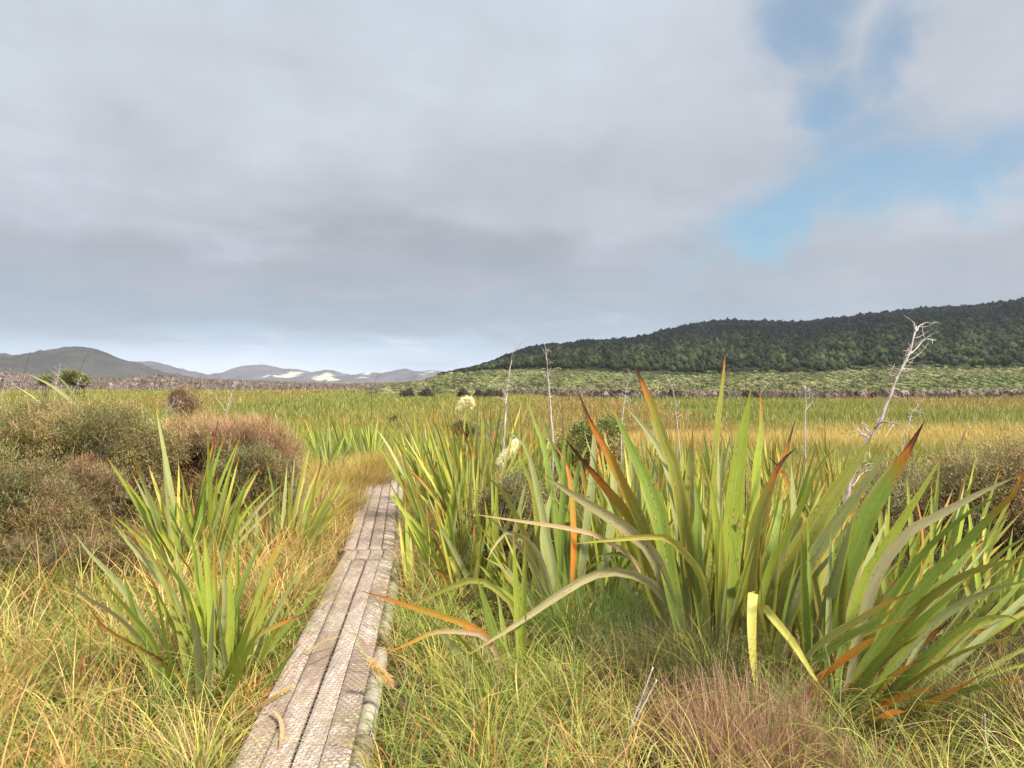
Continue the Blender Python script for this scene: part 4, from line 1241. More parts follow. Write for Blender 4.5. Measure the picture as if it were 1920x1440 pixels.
    for i in range(len(lobes)):
        ns = 9
        for _ in range(ns):
            dd = rng.normal(0, 1, 3); dd /= np.linalg.norm(dd)
            tip = cen[i] + dd * rad[i] * .85
            midp = base * .45 + cen[i] * .55 + rng.normal(0, .08, 3)
            st = base + rng.normal(0, .07, 3) * (1, 1, 0)
            pp = smooth_path([st, midp, tip], 7)
            V, Q, T = tube(pp, np.linspace(.016, .004, 7), 4)
            B.add(V, Q, np.array((.12, .085, .06)) * rng.uniform(.6, 1.2), T)
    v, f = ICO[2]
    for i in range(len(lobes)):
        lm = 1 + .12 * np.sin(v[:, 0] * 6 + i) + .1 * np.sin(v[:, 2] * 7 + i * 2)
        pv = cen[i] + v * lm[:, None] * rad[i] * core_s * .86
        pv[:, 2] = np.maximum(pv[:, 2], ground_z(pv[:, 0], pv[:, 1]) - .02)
        B.add(pv, None, core, f)  # solid dark filler body added inside the lobe to block see-through
    obj('stem', B.mesh('stem', base), M_twig, e)
    return e


OL = [(.09, .125, .028), (.15, .175, .040), (.215, .215, .062), (.29, .26, .10)]
OL2 = [(.075, .10, .026), (.12, .135, .036), (.17, .165, .052), (.23, .20, .08)]
DG = [(.080, .105, .034), (.125, .150, .048), (.185, .20, .068), (.27, .26, .11)]
PK = [(.22, .16, .07), (.31, .21, .11), (.38, .26, .15)]
TW = [(.34, .25, .13), (.27, .19, .10), (.44, .34, .20)]
TWP = [(.46, .30, .175), (.38, .24, .135), (.54, .38, .24)]
TWD = [(.20, .135, .07), (.27, .19, .105), (.38, .29, .17)]

shrub('shrub', 120, 7.9, [(120, 835, 0, 165, 68, .55), (30, 850, -.1, 110, 70, .5), (215, 850, -.1, 90, 75, .5), (180, 800, .2, 100, 45, .5), (255, 900, -.15, 62, 80, .4), (60, 800, .3, 90, 40, .5), (260, 985, -.1, 55, 70, .3, .7), (290, 850, 0, 60, 55, .4), (90, 900, -.2, 90, 50, .4)],
      'large olive shrub with a tan twiggy top and a dark hollow beneath it', OL, TW, n=17000, leaves=7, lsize=.0105, tlen=.12, bare=.28)
shrub('shrub', 45, 6.6, [(40, 960, 0, 95, 95, .45), (-40, 950, 0, 90, 100, .5), (110, 1010, -.1, 60, 70, .3)],
      'dull olive shrub below the large olive shrub at the frame edge', OL2, TW, n=11000, leaves=7, lsize=.0095, tlen=.11, bare=.3)
shrub('shrub', 185, 7.15, [(205, 925, .15, 30, 50, .2), (160, 905, .2, 32, 35, .2), (180, 985, .1, 30, 40, .2)],
      'small pinkish grey twiggy shrub in the dark hollow of the olive shrub', [(.25, .21, .13), (.22, .20, .10)], TW, n=5000, leaves=2, lsize=.009, tlen=.12, bare=.6)
shrub('shrub', 90, 6.15, [(60, 1050, 0, 100, 30, .25), (200, 1055, .1, 80, 32, .25), (-60, 1045, 0, 80, 32, .25)],
      'low dark brown dead shrub along the grass edge under the olive shrubs', [(.17, .13, .06), (.13, .10, .05)], TWD, n=7000, leaves=3, lsize=.010, tlen=.09, bare=.5)
shrub('shrub', 425, 9.0, [(405, 835, 0, 110, 45, .5), (470, 845, 0, 85, 50, .5), (330, 860, .1, 70, 55, .4), (520, 880, 0, 50, 50, .4), (390, 930, .1, 95, 70, .4), (520, 960, .1, 60, 60, .4)],
      'pink brown twiggy shrub with an almost leafless top', PK, TWP, n=12000, leaves=2, lsize=.011, tlen=.17, bare=.55, up=.7)
shrub('shrub', 485, 8.3, [(485, 890, 0, 52, 62, .35), (530, 930, .1, 45, 50, .3), (430, 930, .1, 50, 60, .3)],
      'small dark green shrub under the pink brown shrub', DG, TWD, n=5000, leaves=6, lsize=.011, tlen=.12, bare=.2)
shrub('shrub', 955, 6.3, [(975, 965, 0, 58, 62, .35), (1015, 1000, 0, 65, 72, .35), (945, 1030, -.1, 42, 80, .3), (990, 1070, -.1, 70, 80, .3), (1060, 1050, .1, 55, 80, .3)],
      'rounded dark green shrub with a brown twiggy top between the boardwalk and the big flax', DG, [(.33, .24, .14), (.26, .19, .11), (.40, .31, .19)], n=14000, leaves=6, lsize=.012, tlen=.13, bare=.22)
shrub('shrub', 1860, 6.5, [(1850, 905, 0, 120, 60, .5), (1790, 960, -.1, 100, 75, .4), (1900, 990, -.1, 110, 110, .5), (1980, 930, 0, 110, 110, .5), (1760, 1040, 0, 90, 80, .4), (1860, 1110, -.1, 110, 90, .4), (1750, 1150, -.1, 90, 50, .3)],
      'olive grey shrub with fine pale leaves behind the outward leaning flax', [(.10, .11, .035), (.175, .175, .065), (.26, .25, .10), (.33, .30, .14)], TW, n=16000, leaves=7, lsize=.010, tlen=.13, bare=.15)
shrub('shrub', 1690, 7.4, [(1690, 960, 0, 80, 80, .4), (1660, 1040, 0, 80, 80, .4)],
      'pale grey twiggy shrub behind the leaf with the long orange tip', [(.14, .135, .07), (.2, .185, .10)], TW, n=6000, leaves=5, lsize=.012, tlen=.13, bare=.3)
shrub('shrub', 1110, 9.6, [(1104, 822, 0, 30, 15, .25), (1140, 814, .1, 17, 20, .25), (1078, 842, -.1, 26, 18, .25), (1125, 852, 0, 36, 24, .3)],
      'low uneven grey green shrub behind the orange red flax leaf', [(.16, .19, .05), (.24, .25, .07), (.33, .31, .11)], TW, n=6500, leaves=8, lsize=.018, tlen=.13, bare=.1)
shrub('shrub', 868, 13.5, [(865, 806, 0, 15, 9, .2), (882, 812, 0, 13, 8, .2)],
      'small dark shrub with white flecks below the upper white plume', DG, TWP, n=2200, leaves=4, lsize=.015, tlen=.09, bare=.3)
shrub('shrub', 683, 12.2, [(683, 914, 0, 17, 15, .13)],
      'tiny dark shrub sprouting beside the far end of the boardwalk', DG, TWD, n=1500, leaves=5, lsize=.014, tlen=.09, bare=.2)
shrub('shrub', 140, 24, [(134, 710, 0, 15, 8, .3), (155, 717, 0, 9, 8, .3)], 'dark green bushy clump on the marsh behind the slanting flax leaves', DG, TWD, n=2500, leaves=5, lsize=.03, tlen=.14, bare=.1)
shrub('shrub', 87, 26, [(87, 714, 0, 9, 5, .2)], 'small dark green clump on the marsh near the frame edge', DG, TWD, n=1200, leaves=5, lsize=.03, tlen=.12, bare=.1)
shrub('shrub', 340, 14.5, [(338, 752, 0, 17, 17, .25), (352, 765, 0, 18, 14, .25)], 'dark shrub with dead grey branches poking from it beyond the olive shrub', [(.07, .065, .035), (.10, .085, .05)], TWP, n=2200, leaves=3, lsize=.018, tlen=.16, bare=.4)
# low dark bushes dotted along the far edge of the marsh
FARB = [(285 + 0, 262), (765, 150), (800, 148), (868, 146), (900, 144), (925, 142), (1128, 140), (1160, 139), (1185, 140), (1212, 139), (1262, 138), (1405, 137), (1600, 138), (1650, 137), (738, 60)]
v2, f2 = ICO[3]
for k, (px, Y) in enumerate(FARB[1:]):
    b = plant_base(px, Y)
    A = Acc()
    n = 1400
    d = rng.normal(0, 1, (n, 3)); d /= np.linalg.norm(d, axis=1, keepdims=True); d[:, 2] = abs(d[:, 2])
    r = np.array((rng.uniform(1.2, 2.0), 1.2, rng.uniform(1.5, 2.1))) * (.35 if Y < 100 else 1)
    c = b + d * r * rng.uniform(.75, 1.05, (n, 1)) * (1 + .15 * np.sin(d[:, :1] * 6 + k))
    a = rng.normal(0, 1, (n, 3)); a /= np.linalg.norm(a, axis=1, keepdims=True)
    bb = np.cross(a, rng.normal(0, 1, (n, 3))); bb /= np.linalg.norm(bb, axis=1, keepdims=True)
    s = .13 * (.35 if Y < 100 else 1)
    A.add(np.stack([c - a * s, c - bb * s * .7, c + a * s, c + bb * s * .7], 1).reshape(-1, 3), np.arange(n * 4).reshape(-1, 4), np.repeat(np.array((.055, .048, .028)) * rng.uniform(.6, 1.6, (n, 1)), 4, 0))
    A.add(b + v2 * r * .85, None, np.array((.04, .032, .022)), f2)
    o = obj('bush', A.mesh('bush', b), M_scrub, None, b)
    tag(o, 'low dark bush on the far edge of the marsh below the forested hill', 'bush', 'dark bushes along the far marsh edge')


# ------------------------------------------------------------------ dead wood
def mat_bark(name, c1, c2, c3):
    m, T = new_mat(name)
    tcn = T.n('ShaderNodeTexCoord')
    mp = T.n('ShaderNodeMapping', inp={'Vector': tcn.outputs['Object'], 'Scale': (1, 1, .22)})
    n1 = T.noise(mp.outputs[0], 45, 5, .65)
    n2 = T.noise(tcn.outputs['Object'], 6, 4, .6)
    c = T.ramp(T.math('ADD', T.math('MULTIPLY', n1, .55), T.math('MULTIPLY', n2, .45)), [(.34, c3), (.46, c1), (.62, c2)])
    p = T.n('ShaderNodeBsdfPrincipled', inp={'Base Color': c, 'Roughness': .85, 'Specular IOR Level': .15})
    b = T.n('ShaderNodeBump', inp={'Height': n1, 'Strength': .7, 'Distance': .006})
    T.t.links.new(b.outputs[0], p.inputs['Normal'])
    o = T.n('ShaderNodeOutputMaterial')
    T.t.links.new(p.outputs[0], o.inputs[0])
    return m


M_pale = mat_bark('bleached_dead_wood', (.34, .28, .26), (.52, .45, .42), (.15, .11, .10))
M_dark = mat_bark('dark_dry_stalk', (.075, .052, .038), (.12, .085, .06), (.035, .025, .02))
M_brown = mat_bark('brown_dry_stem', (.20, .135, .10), (.30, .22, .17), (.09, .06, .045))


def dead_stem(name, cat, Y, trunk, r0, r1, branches, label, mat, twiggy=0, tw_from=.4, tw_len=.12, group=None, depth=.0):
    if r0 < .04: r0, r1, branches = r0 * .7, r1 * .7, [(b_, q_ * .7) for b_, q_ in branches]
    """trunk and branches given by pixels along one depth; branches: (pixel points, radius at foot px share)"""
    P = smooth_path([at(x, y, Y + depth * i) for i, (x, y) in enumerate(trunk)], 26)
    P[1:-1] += rng.normal(0, r0 * .22, (24, 3))
    g = ground_z(P[0, 0], P[0, 1])
    if P[0, 2] > g: P = np.concatenate([[np.array((P[0, 0], P[0, 1], g - .03))], P])
    base = P[0].copy()
    e = empty(name, base, label, cat, group)
    R = np.linspace(r0, r1, len(P)) * (1 + .15 * np.sin(np.arange(len(P)) * 1.7))
    A = Acc()
    V, Q, T = tube(P, R, 9)
    A.add(V - base, Q, None, T)
    obj('trunk' if r0 > .02 else 'stem', A.mesh('stem', smooth=True), mat, e)
    for bp, br in branches:
        B = Acc()
        dd = rng.uniform(-.12, .12)
        q = smooth_path([at(x, y, Y + dd * i) for i, (x, y) in enumerate(bp)], 10)
        q[1:-1] += rng.normal(0, br * .5, (8, 3))
        V, Q, T = tube(q, np.linspace(br, br * .3, 10), 6)
        B.add(V - base, Q, None, T)
        for _ in range(3 if twiggy else 0):
            i = rng.integers(3, 9)
            en = q[i] + rng.normal(0, 1, 3) * tw_len * .45 + (q[9] - q[3]) * .3
            V, Q, T = tube(smooth_path([q[i], (q[i] + en) / 2 + rng.normal(0, .012, 3), en], 5), np.linspace(br * .35, .0012, 5), 4)
            B.add(V - base, Q, None, T)
        obj('branch', B.mesh('branch', smooth=True), mat, e)
    if twiggy:
        B = Acc()
        for _ in range(twiggy):
            i = int(len(P) * rng.uniform(tw_from, .98))
            ax = P[min(i + 1, len(P) - 1)] - P[i - 1]; ax /= np.linalg.norm(ax)
            en = P[i] + (ax * .5 + rng.normal(0, .7, 3) * (1, .7, 1)) * tw_len * rng.uniform(.4, 1.2)
            md = (P[i] + en) / 2 + rng.normal(0, tw_len * .12, 3)
            V, Q, T = tube(smooth_path([P[i], md, en], 5), np.linspace(.0035, .001, 5), 4)
            B.add(V - base, Q, None, T)
        obj('twig_sprays', B.mesh('twig_sprays', smooth=True), mat, e)
    return e


dead_stem('dead_tree', 'dead tree', 6.0, [(1530, 1150), (1566, 1010), (1600, 895), (1628, 830), (1652, 785), (1672, 735), (1684, 705), (1703, 665), (1713, 635), (1718, 612)], .038, .009,
          [([(1700, 668), (1716, 655), (1735, 637), (1754, 638)], .011), ([(1716, 622), (1728, 608), (1740, 604)], .008), ([(1716, 622), (1714, 606)], .007),
           ([(1692, 692), (1704, 692), (1713, 694)], .009), ([(1676, 728), (1690, 735), (1704, 733)], .010), ([(1682, 708), (1672, 704), (1664, 698)], .012),
           ([(1640, 802), (1655, 790), (1672, 793), (1687, 796)], .014), ([(1630, 822), (1615, 812), (1605, 802)], .016), ([(1632, 815), (1622, 800), (1618, 793)], .012), ([(1600, 890), (1622, 872), (1637, 869)], .014),
           ([(1590, 920), (1615, 890), (1636, 880)], .010)],
          'leaning bleached white dead trunk with bare forked twigs', M_pale, twiggy=34, tw_from=.55, tw_len=.11)
dead_stem('dead_tree', 'dead tree', 8.6, [(942, 860), (947, 790), (950, 735), (954, 705), (956, 690), (960, 675)], .022, .006,
          [([(951, 735), (962, 722), (975, 712), (986, 710)], .009), ([(946, 790), (930, 800), (915, 830)], .012), ([(960, 675), (966, 662), (976, 645), (990, 636)], .005)],
          'forked grey dead stem with a thin dark bent top, behind the flax bank', M_pale, twiggy=14, tw_len=.12)
dead_stem('dead_tree', 'dead tree', 8.4, [(1036, 820), (1032, 760), (1028, 715), (1027, 690), (1024, 670), (1023, 652)], .018, .004,
          [([(1029, 718), (1024, 706), (1019, 702)], .007), ([(1027, 684), (1033, 678)], .006), ([(1031, 745), (1040, 740)], .006)],
          'slender upright pale dead stem with short bare twigs', M_pale, twiggy=18, tw_len=.09)
dead_stem('dead_tree', 'dead tree', 9.5, [(1510, 880), (1509, 800), (1511, 760), (1509, 723)], .016, .007, [([(1510, 770), (1520, 758), (1525, 750)], .006)], 'pale bare upright stem cut short, in the tan grass', M_pale, twiggy=10, tw_len=.1)
dead_stem('dead_tree', 'dead tree', 8.0, [(1276, 860), (1270, 800), (1266, 755), (1260, 725), (1247, 702)], .012, .003, [([(1266, 752), (1273, 765)], .004)], 'curved dead twig above the tan grass beside the tall black tipped leaf', M_pale, twiggy=12, tw_len=.09)
dead_stem('dead_tree', 'dead tree', 8.6, [(1165, 800), (1170, 760), (1174, 730), (1184, 702)], .012, .003, [([(1175, 770), (1190, 748), (1201, 734)], .006), ([(1172, 745), (1164, 735)], .004)], 'grey forked dead twigs just behind the tip of the green leaf', M_pale, twiggy=14, tw_len=.1)
dead_stem('dead_tree', 'dead tree', 8.8, [(1795, 850), (1812, 805), (1835, 780), (1862, 752), (1888, 739)], .011, .003, [], 'thin brown leaning dead stem above the olive grey shrub', M_brown, twiggy=10, tw_len=.07)
dead_stem('dead_tree', 'dead tree', 8.4, [(1690, 850), (1703, 800), (1710, 776), (1722, 760), (1732, 748)], .010, .003, [([(1712, 772), (1722, 770), (1730, 766)], .004)], 'short thin pale dead twig beside the white dead trunk', M_pale, twiggy=14, tw_len=.08)
dead_stem('dead_tree', 'dead tree', 11.5, [(424, 800), (426, 770), (432, 745), (441, 718)], .012, .005, [([(425, 772), (412, 755), (400, 742), (380, 722)], .009)], 'pale forked dead twig rising behind the pink brown shrub', M_pale, twiggy=14, tw_len=.1)
dead_stem('dead_tree', 'dead tree', 14, [(300, 800), (312, 772), (325, 758), (340, 752)], .014, .004, [([(312, 772), (328, 766), (345, 762)], .008), ([(320, 764), (330, 745)], .008)], 'dead grey branches leaning out of the dark shrub', M_pale, twiggy=16, tw_len=.14)
dead_stem('dead_tree', 'dead tree', 12, [(100, 770), (104, 730), (110, 700), (114, 681)], .009, .003, [([(106, 715), (96, 705)], .004)], 'thin pale dead stem between the two slanting flax leaves', M_pale, twiggy=12, tw_len=.12)
dead_stem('dead_tree', 'dead tree', 12, [(2, 760), (8, 720), (20, 690)], .010, .003, [], 'thin pale dead stem at the frame edge', M_pale, twiggy=10, tw_len=.12)
dead_stem('dead_tree', 'dead tree', 16, [(128, 750), (140, 728), (153, 708)], .014, .005, [([(135, 738), (150, 730)], .008)], 'grey dead branch in front of the dark green clump', M_pale, twiggy=10, tw_len=.16)
for (Y, pts, lab) in ((10.5, [(135, 790), (142, 730), (152, 690), (167, 658)], 'dark dry flax flower stalk slanting across the distant hill'), (11.5, [(36, 780), (42, 720), (48, 690), (57, 660)], 'dark dry flax flower stalk near the frame edge'),
                      (9.0, [(1056, 800), (1052, 740), (1050, 710), (1049, 686)], 'straight dark flax stalk beside the slender upright dead stem'), (8.5, [(1398, 800), (1399, 760), (1398, 700)], 'thin dark flax stalk behind the broad bright leaf'),
                      (40, [(697, 735), (702, 722), (706, 708), (717, 698)], 'bent dark stalk standing far out on the marsh'), (7.4, [(1755, 1060), (1735, 960), (1715, 880), (1692, 800)], 'reddish brown dry stalks crossing behind the pale grey shrub'),
                      (12, [(1548, 820), (1546, 780), (1551, 752)], 'thin dark stalk in the tan grass beyond the pale bare stem')):
    dead_stem('flower_stalk', 'flower stalk', Y, pts, .006 if Y < 30 else .02, .002 if Y < 30 else .008, [], lab, M_brown if 'reddish' in lab else M_dark, twiggy=8, tw_from=.55, tw_len=.06)


# ------------------------------------------------------------------ toetoe plumes
def plume(Y, spine, width_px, stalk, label, col, n=900, droop=.5, srad=.003):
    P = smooth_path([at(x, y, Y) for x, y in spine], 20)     # from the stalk end to the plume's end
    S = smooth_path([at(q[0], q[1], q[2] if len(q) > 2 else Y) for q in stalk], 16)
    base = S[0].copy()
    e = empty('toetoe_plume', base, label, 'grass plume')
    A = Acc()
    V, Q, T = tube(S, np.linspace(srad, srad * .6, 16), 5)
    A.add(V - base, Q, np.array((.42, .33, .14)), T)
    obj('stalk', A.mesh('stalk', smooth=True), M_grass, e)
    i = rng.uniform(0, 19, n)
    k = i.astype(int); fr = (i - k)[:, None]
    c = P[k] * (1 - fr) + P[np.minimum(k + 1, 19)] * fr
    t = P[np.minimum(k + 1, 19)] - P[np.maximum(k - 1, 0)]; t /= np.linalg.norm(t, axis=1, keepdims=True)
    wd = width_px / F * Y
    prof = np.sin(np.clip(i / 19 * .85 + .15, 0, 1) * np.pi) ** .5
    off = rng.normal(0, 1, (n, 3)); off /= np.linalg.norm(off, axis=1, keepdims=True)
    dr = t * .8 + off * .95 + np.array((0, 0, -droop * .4))
    dr /= np.linalg.norm(dr, axis=1, keepdims=True)
    az = np.arctan2(dr[:, 0], dr[:, 1]); th = np.arccos(np.clip(dr[:, 2], -1, 1))
    ln = wd * rng.uniform(.35, .8, n) * (.35 + .65 * prof)
    cc = np.array(col) * rng.uniform(.8, 1.1, (n, 1))
    V, Q, C = ribbons(c - base, az, th, np.clip(th + rng.uniform(0, droop, n), 0, 3.1), ln, np.full(n, .007 * Y / 8), cc, cc * 1.05, 3, twist=rng.uniform(0, 3, n))
    B = Acc(); B.add(V, Q, C)
    obj('plume', B.mesh('plume'), M_grass, e)
    return e


plume(11.5, [(886, 762), (880, 750), (870, 752), (862, 760), (857, 767)], 16, [(866, 900), (880, 820), (885, 764)], 'cream white feathery plume above the flax bank, the upper one', (.92, .84, .54), n=3000)
plume(7.6, [(966, 822), (962, 836), (952, 848), (942, 858), (934, 868)], 19, [(845, 1090), (890, 970), (925, 895), (950, 850), (966, 822)], 'cream white feathery plume beside the flax, the lower one', (.92, .84, .52), n=3600)
plume(3.85, [(690, 1234), (702, 1246), (716, 1262), (728, 1275), (734, 1285)], 26, [(590, 1150, 5.7), (605, 1090, 5.4), (638, 1120, 4.85), (664, 1185, 4.3), (690, 1234, 3.85)], 'tan seed plume on a bent straw hanging over the boardwalk edge', (.62, .42, .18), n=1300, srad=.003)

# ------------------------------------------------------------------ boardwalk
def mat_wood():
    m, T = new_mat('weathered_planks')
    tcn = T.n('ShaderNodeTexCoord')
    ob = T.n('ShaderNodeObjectInfo')
    P = T.n('ShaderNodeVectorMath', operation='ADD')
    T.set(P, 0, tcn.outputs['Object'])
    rv = T.n('ShaderNodeVectorMath', operation='SCALE'); rv.inputs[0].default_value = (13, 29, 7); T.set(rv, 'Scale', ob.outputs['Random'])
    T.set(P, 1, rv.outputs[0])
    gr = T.n('ShaderNodeMapping', inp={'Vector': P.outputs[0], 'Scale': (1, .035, 1)})
    grain = T.noise(gr.outputs[0], 110, 5, .65, .3)
    st = T.n('ShaderNodeMapping', inp={'Vector': P.outputs[0], 'Scale': (1, .35, 1)})
    stain = T.noise(st.outputs[0], 3.2, 5, .6)
    speck = T.noise(P.outputs[0], 42, 4, .7)
    c = T.ramp(grain, [(.30, (.21, .155, .118)), (.5, (.37, .295, .24)), (.68, (.53, .45, .385))])
    c = T.mix(T.math('MULTIPLY', T.smooth(stain, .46, .62), .80), c, (.20, .135, .09, 1))
    c = T.mix(T.math('MULTIPLY', T.smooth(speck, .54, .68), .7), c, (.12, .08, .062, 1))
    c = T.mix(T.math('MULTIPLY', T.smooth(T.noise(P.outputs[0], 19, 3, .6), .58, .72), .55), c, (.66, .61, .57, 1))
    p = T.n('ShaderNodeBsdfPrincipled', inp={'Base Color': c, 'Roughness': .85, 'Specular IOR Level': .2})
    b = T.n('ShaderNodeBump', inp={'Height': T.math('ADD', grain, speck), 'Strength': .6, 'Distance': .004})
    T.t.links.new(b.outputs[0], p.inputs['Normal'])
    o = T.n('ShaderNodeOutputMaterial')
    T.t.links.new(p.outputs[0], o.inputs[0])
    return m


M_wood = mat_wood()
M_rail = mat_bark('pale_round_timber', (.25, .21, .16), (.36, .315, .25), (.13, .10, .07))
M_cut = mat_bark('reddish_timber', (.34, .16, .10), (.44, .24, .16), (.20, .10, .07))
wm, T = new_mat('galvanised_wire')
pw = T.n('ShaderNodeBsdfPrincipled', inp={'Base Color': (.17, .13, .105, 1), 'Roughness': .7, 'Metallic': .1})
ow = T.n('ShaderNodeOutputMaterial'); T.t.links.new(pw.outputs[0], ow.inputs[0])
M_wire = wm
DECK = 0.25


def deck_frame(Y):
    """centre line of the boardwalk: x at distance Y and unit vectors along and across"""
    if Y < 7.3:
        a, b = np.array((-.745, 1.5)), np.array((-1.345, 7.3))
    else:
        a, b = np.array((-1.352, 7.3)), np.array((-2.24, 13.6))
    t = (Y - a[1]) / (b[1] - a[1])
    p = a + (b - a) * t
    u = (b - a) / np.linalg.norm(b - a)
    return p, u, np.array((u[1], -u[0]))


bw = empty('boardwalk', (-1.0, 4.0, 0), 'narrow weathered plank boardwalk covered with wire netting leading into the wetland', 'boardwalk')
BW0 = np.array((-1.0, 4.0, 0.0))


def board(Y0, Y1, x0, x1, z1, th=.035, rows=24):
    """one plank: a long block with slightly worn, wavering edges and eased corners"""
    Ys = np.linspace(Y0, Y1, rows)
    wl = np.cumsum(rng.normal(0, .0007, rows)); wr = np.cumsum(rng.normal(0, .0007, rows)); wz = np.cumsum(rng.normal(0, .0006, rows))
    sec = []
    for k, Y in enumerate(Ys):
        p, u, w = deck_frame(Y)
        xl, xr, zt = x0 + wl[k], x1 + wr[k], z1 + wz[k]
        e = .004
        prof = [(xl, zt - th), (xr, zt - th), (xr, zt - e), (xr - e, zt), (xl + (xr - xl) * .66, zt + .0008), (xl + (xr - xl) * .33, zt + .0008), (xl + e, zt), (xl, zt - e)]
        sec.append([(p[0] + w[0] * x, p[1] + w[1] * x, z) for x, z in prof])
    V = np.array(sec).reshape(-1, 3)
    m = 8
    i = np.arange(rows - 1)[:, None] * m; j = np.arange(m)[None]; j2 = (j + 1) % m
    Q = np.stack([i + j, i + m + j, i + m + j2, i + j2], -1).reshape(-1, 4)
    c0 = np.array([[0, 1, 2, 7], [7, 2, 3, 6]]); c1 = c0[:, ::-1] + (rows - 1) * m
    c0b = np.array([[6, 3, 4, 5]]); c1b = c0b[:, ::-1] + (rows - 1) * m
    return V, np.concatenate([Q, c0, c0b, c1, c1b])


PW, GAP = .110, .0125
for si, (Y0, Y1, dz_, dx_) in enumerate(((1.5, 6.93, 0, 0), (6.955, 7.30, -.006, .012), (7.325, 13.6, .004, -.004))):
    for k in range(4):
        x0 = -.246 + k * (PW + GAP) + dx_
        ya, yb = Y0 + rng.uniform(-.012, .012), Y1 + rng.uniform(-.012, .012)
        if si == 2: yb += rng.uniform(-.25, .1)
        V, Q = board(ya, yb, x0 + rng.uniform(-.002, .002), x0 + PW + rng.uniform(-.002, .002), DECK + dz_ + rng.uniform(-.003, .003), rows=40 if si != 1 else 6)
        obj('plank', mesh_np('plank', V - BW0, quads=Q), M_wood, bw)
# round rails lying under both edges, joined end to end
for side in (1, -1):
    for (Y0, Y1) in ((1.6, 3.55), (3.60, 4.72), (5.0, 6.5), (6.6, 8.3), (8.5, 10.6), (10.8, 13.2)):
        pts = []
        for Y in np.linspace(Y0, Y1, 9):
            p, u, w = deck_frame(Y)
            q = p + w * side * (.262 if side > 0 else .215) + rng.normal(0, .002, 2)
            pts.append((q[0], q[1], DECK - .035 - .058))
        V, Q, T = tube(pts, np.full(9, .050) * rng.uniform(.92, 1.05), 12)
        obj('rail', mesh_np('rail', V - BW0, quads=Q, tris=T, smooth=True), M_rail, bw)
# cross bearers that stick out at the side, and their short posts
for Y in (2.6, 3.575, 4.85, 5.7, 6.55, 7.55, 8.05, 8.4, 9.6, 10.7, 12.2):
    p, u, w = deck_frame(Y)
    A = Acc()
    out_ = .33 if Y in (4.85, 7.55, 8.05, 6.55) else .27
    lo, hi = -.30 - (.05 if Y in (5.7, 6.55) else 0), out_
    zt, zb = DECK - .150, DECK - .235
    if Y in (7.55, 8.05): zt, zb = DECK - .038, DECK - .13
    for (xx, uu) in ((0, 0),):
        c = [(lo, -.045), (hi, -.045), (hi, .045), (lo, .045)]
        vv = [(*(p + w * a + u * b_), zb) for a, b_ in c] + [(*(p + w * a + u * b_), zt) for a, b_ in c]
        A.add(np.array(vv) - BW0, np.array([[0, 3, 2, 1], [4, 5, 6, 7], [0, 1, 5, 4], [1, 2, 6, 5], [2, 3, 7, 6], [3, 0, 4, 7]]))
    o = obj('bearer', A.mesh('bearer'), M_cut, bw)
    for sx in (lo + .06, hi - .06):
        q = p + w * sx
        g = float(ground_z(q[0], q[1])) - .2
        V, Q, T = tube([(q[0], q[1], g), (q[0], q[1], zb - .003)], [.045, .043], 10)
        obj('post', mesh_np('post', V - BW0, quads=Q, tris=T), M_rail, bw)


def netting():
    """hexagonal wire netting laid over the planks"""
    s = .0195                       # side of a cell
    hx, hy = s * math.sqrt(3), s * 1.5
    segs = []
    half = .238
    d0 = 1.9
    nrow = int((13.4 - d0) / hy)
    for r in range(nrow):
        Y = d0 + r * hy
        off = (r % 2) * hx / 2
        for k in range(-9, 10):
            x = k * hx + off
            if abs(x) > half: continue
            segs.append(((x, Y - s * .5), (x, Y + s * .5)))
            for sg in (-1, 1):
                x2 = x + sg * hx / 2
                if abs(x2) <= half + .02: segs.append(((x, Y + s * .5), (x2, Y + s)))
    S = np.array(segs)                                   # N,2,2
    jit = lambda q: q + 0.0022 * np.stack([np.sin(q[..., 1] * 71 + q[..., 0] * 53), np.sin(q[..., 0] * 91 + q[..., 1] * 37)], -1)
    S = jit(S)
    out = np.zeros((len(S), 2, 3))
    for e in (0, 1):
        Y = S[:, e, 1]
        near = Y < 7.3
        a = np.where(near[:, None], (-.745, 1.5), (-1.352, 7.3)); b = np.where(near[:, None], (-1.345, 7.3), (-2.24, 13.6))
        t = ((Y - a[:, 1]) / (b[:, 1] - a[:, 1]))[:, None]
        p = a + (b - a) * t
        u = (b - a) / np.linalg.norm(b - a, axis=1, keepdims=True)
        w = np.stack([u[:, 1], -u[:, 0]], -1)
        out[:, e, :2] = p + w * S[:, e, :1]
        out[:, e, 2] = DECK + .0075 + .0015 * np.sin(S[:, e, 0] * 60 + S[:, e, 1] * 40)
    d = out[:, 1] - out[:, 0]
    d /= np.linalg.norm(d, axis=1, keepdims=True)
    a = np.cross(d, (0, 0, 1.0)); a /= np.linalg.norm(a, axis=1, keepdims=True)
    r = .00125
    ring = [a * r - np.array((0, 0, r * .6)), -a * r - np.array((0, 0, r * .6)), np.array((0, 0, r))[None] * np.ones_like(a)]
    V = np.stack([out[:, e] + k for e in (0, 1) for k in ring], 1).reshape(-1, 3)
    q = np.array([[0, 1, 4, 3], [1, 2, 5, 4], [2, 0, 3, 5]])
    Q = (np.arange(len(S)) * 6)[:, None, None] + q[None]
    obj('wire_netting', mesh_np('wire_netting', V - BW0, quads=Q.reshape(-1, 4)), M_wire, bw)


netting()

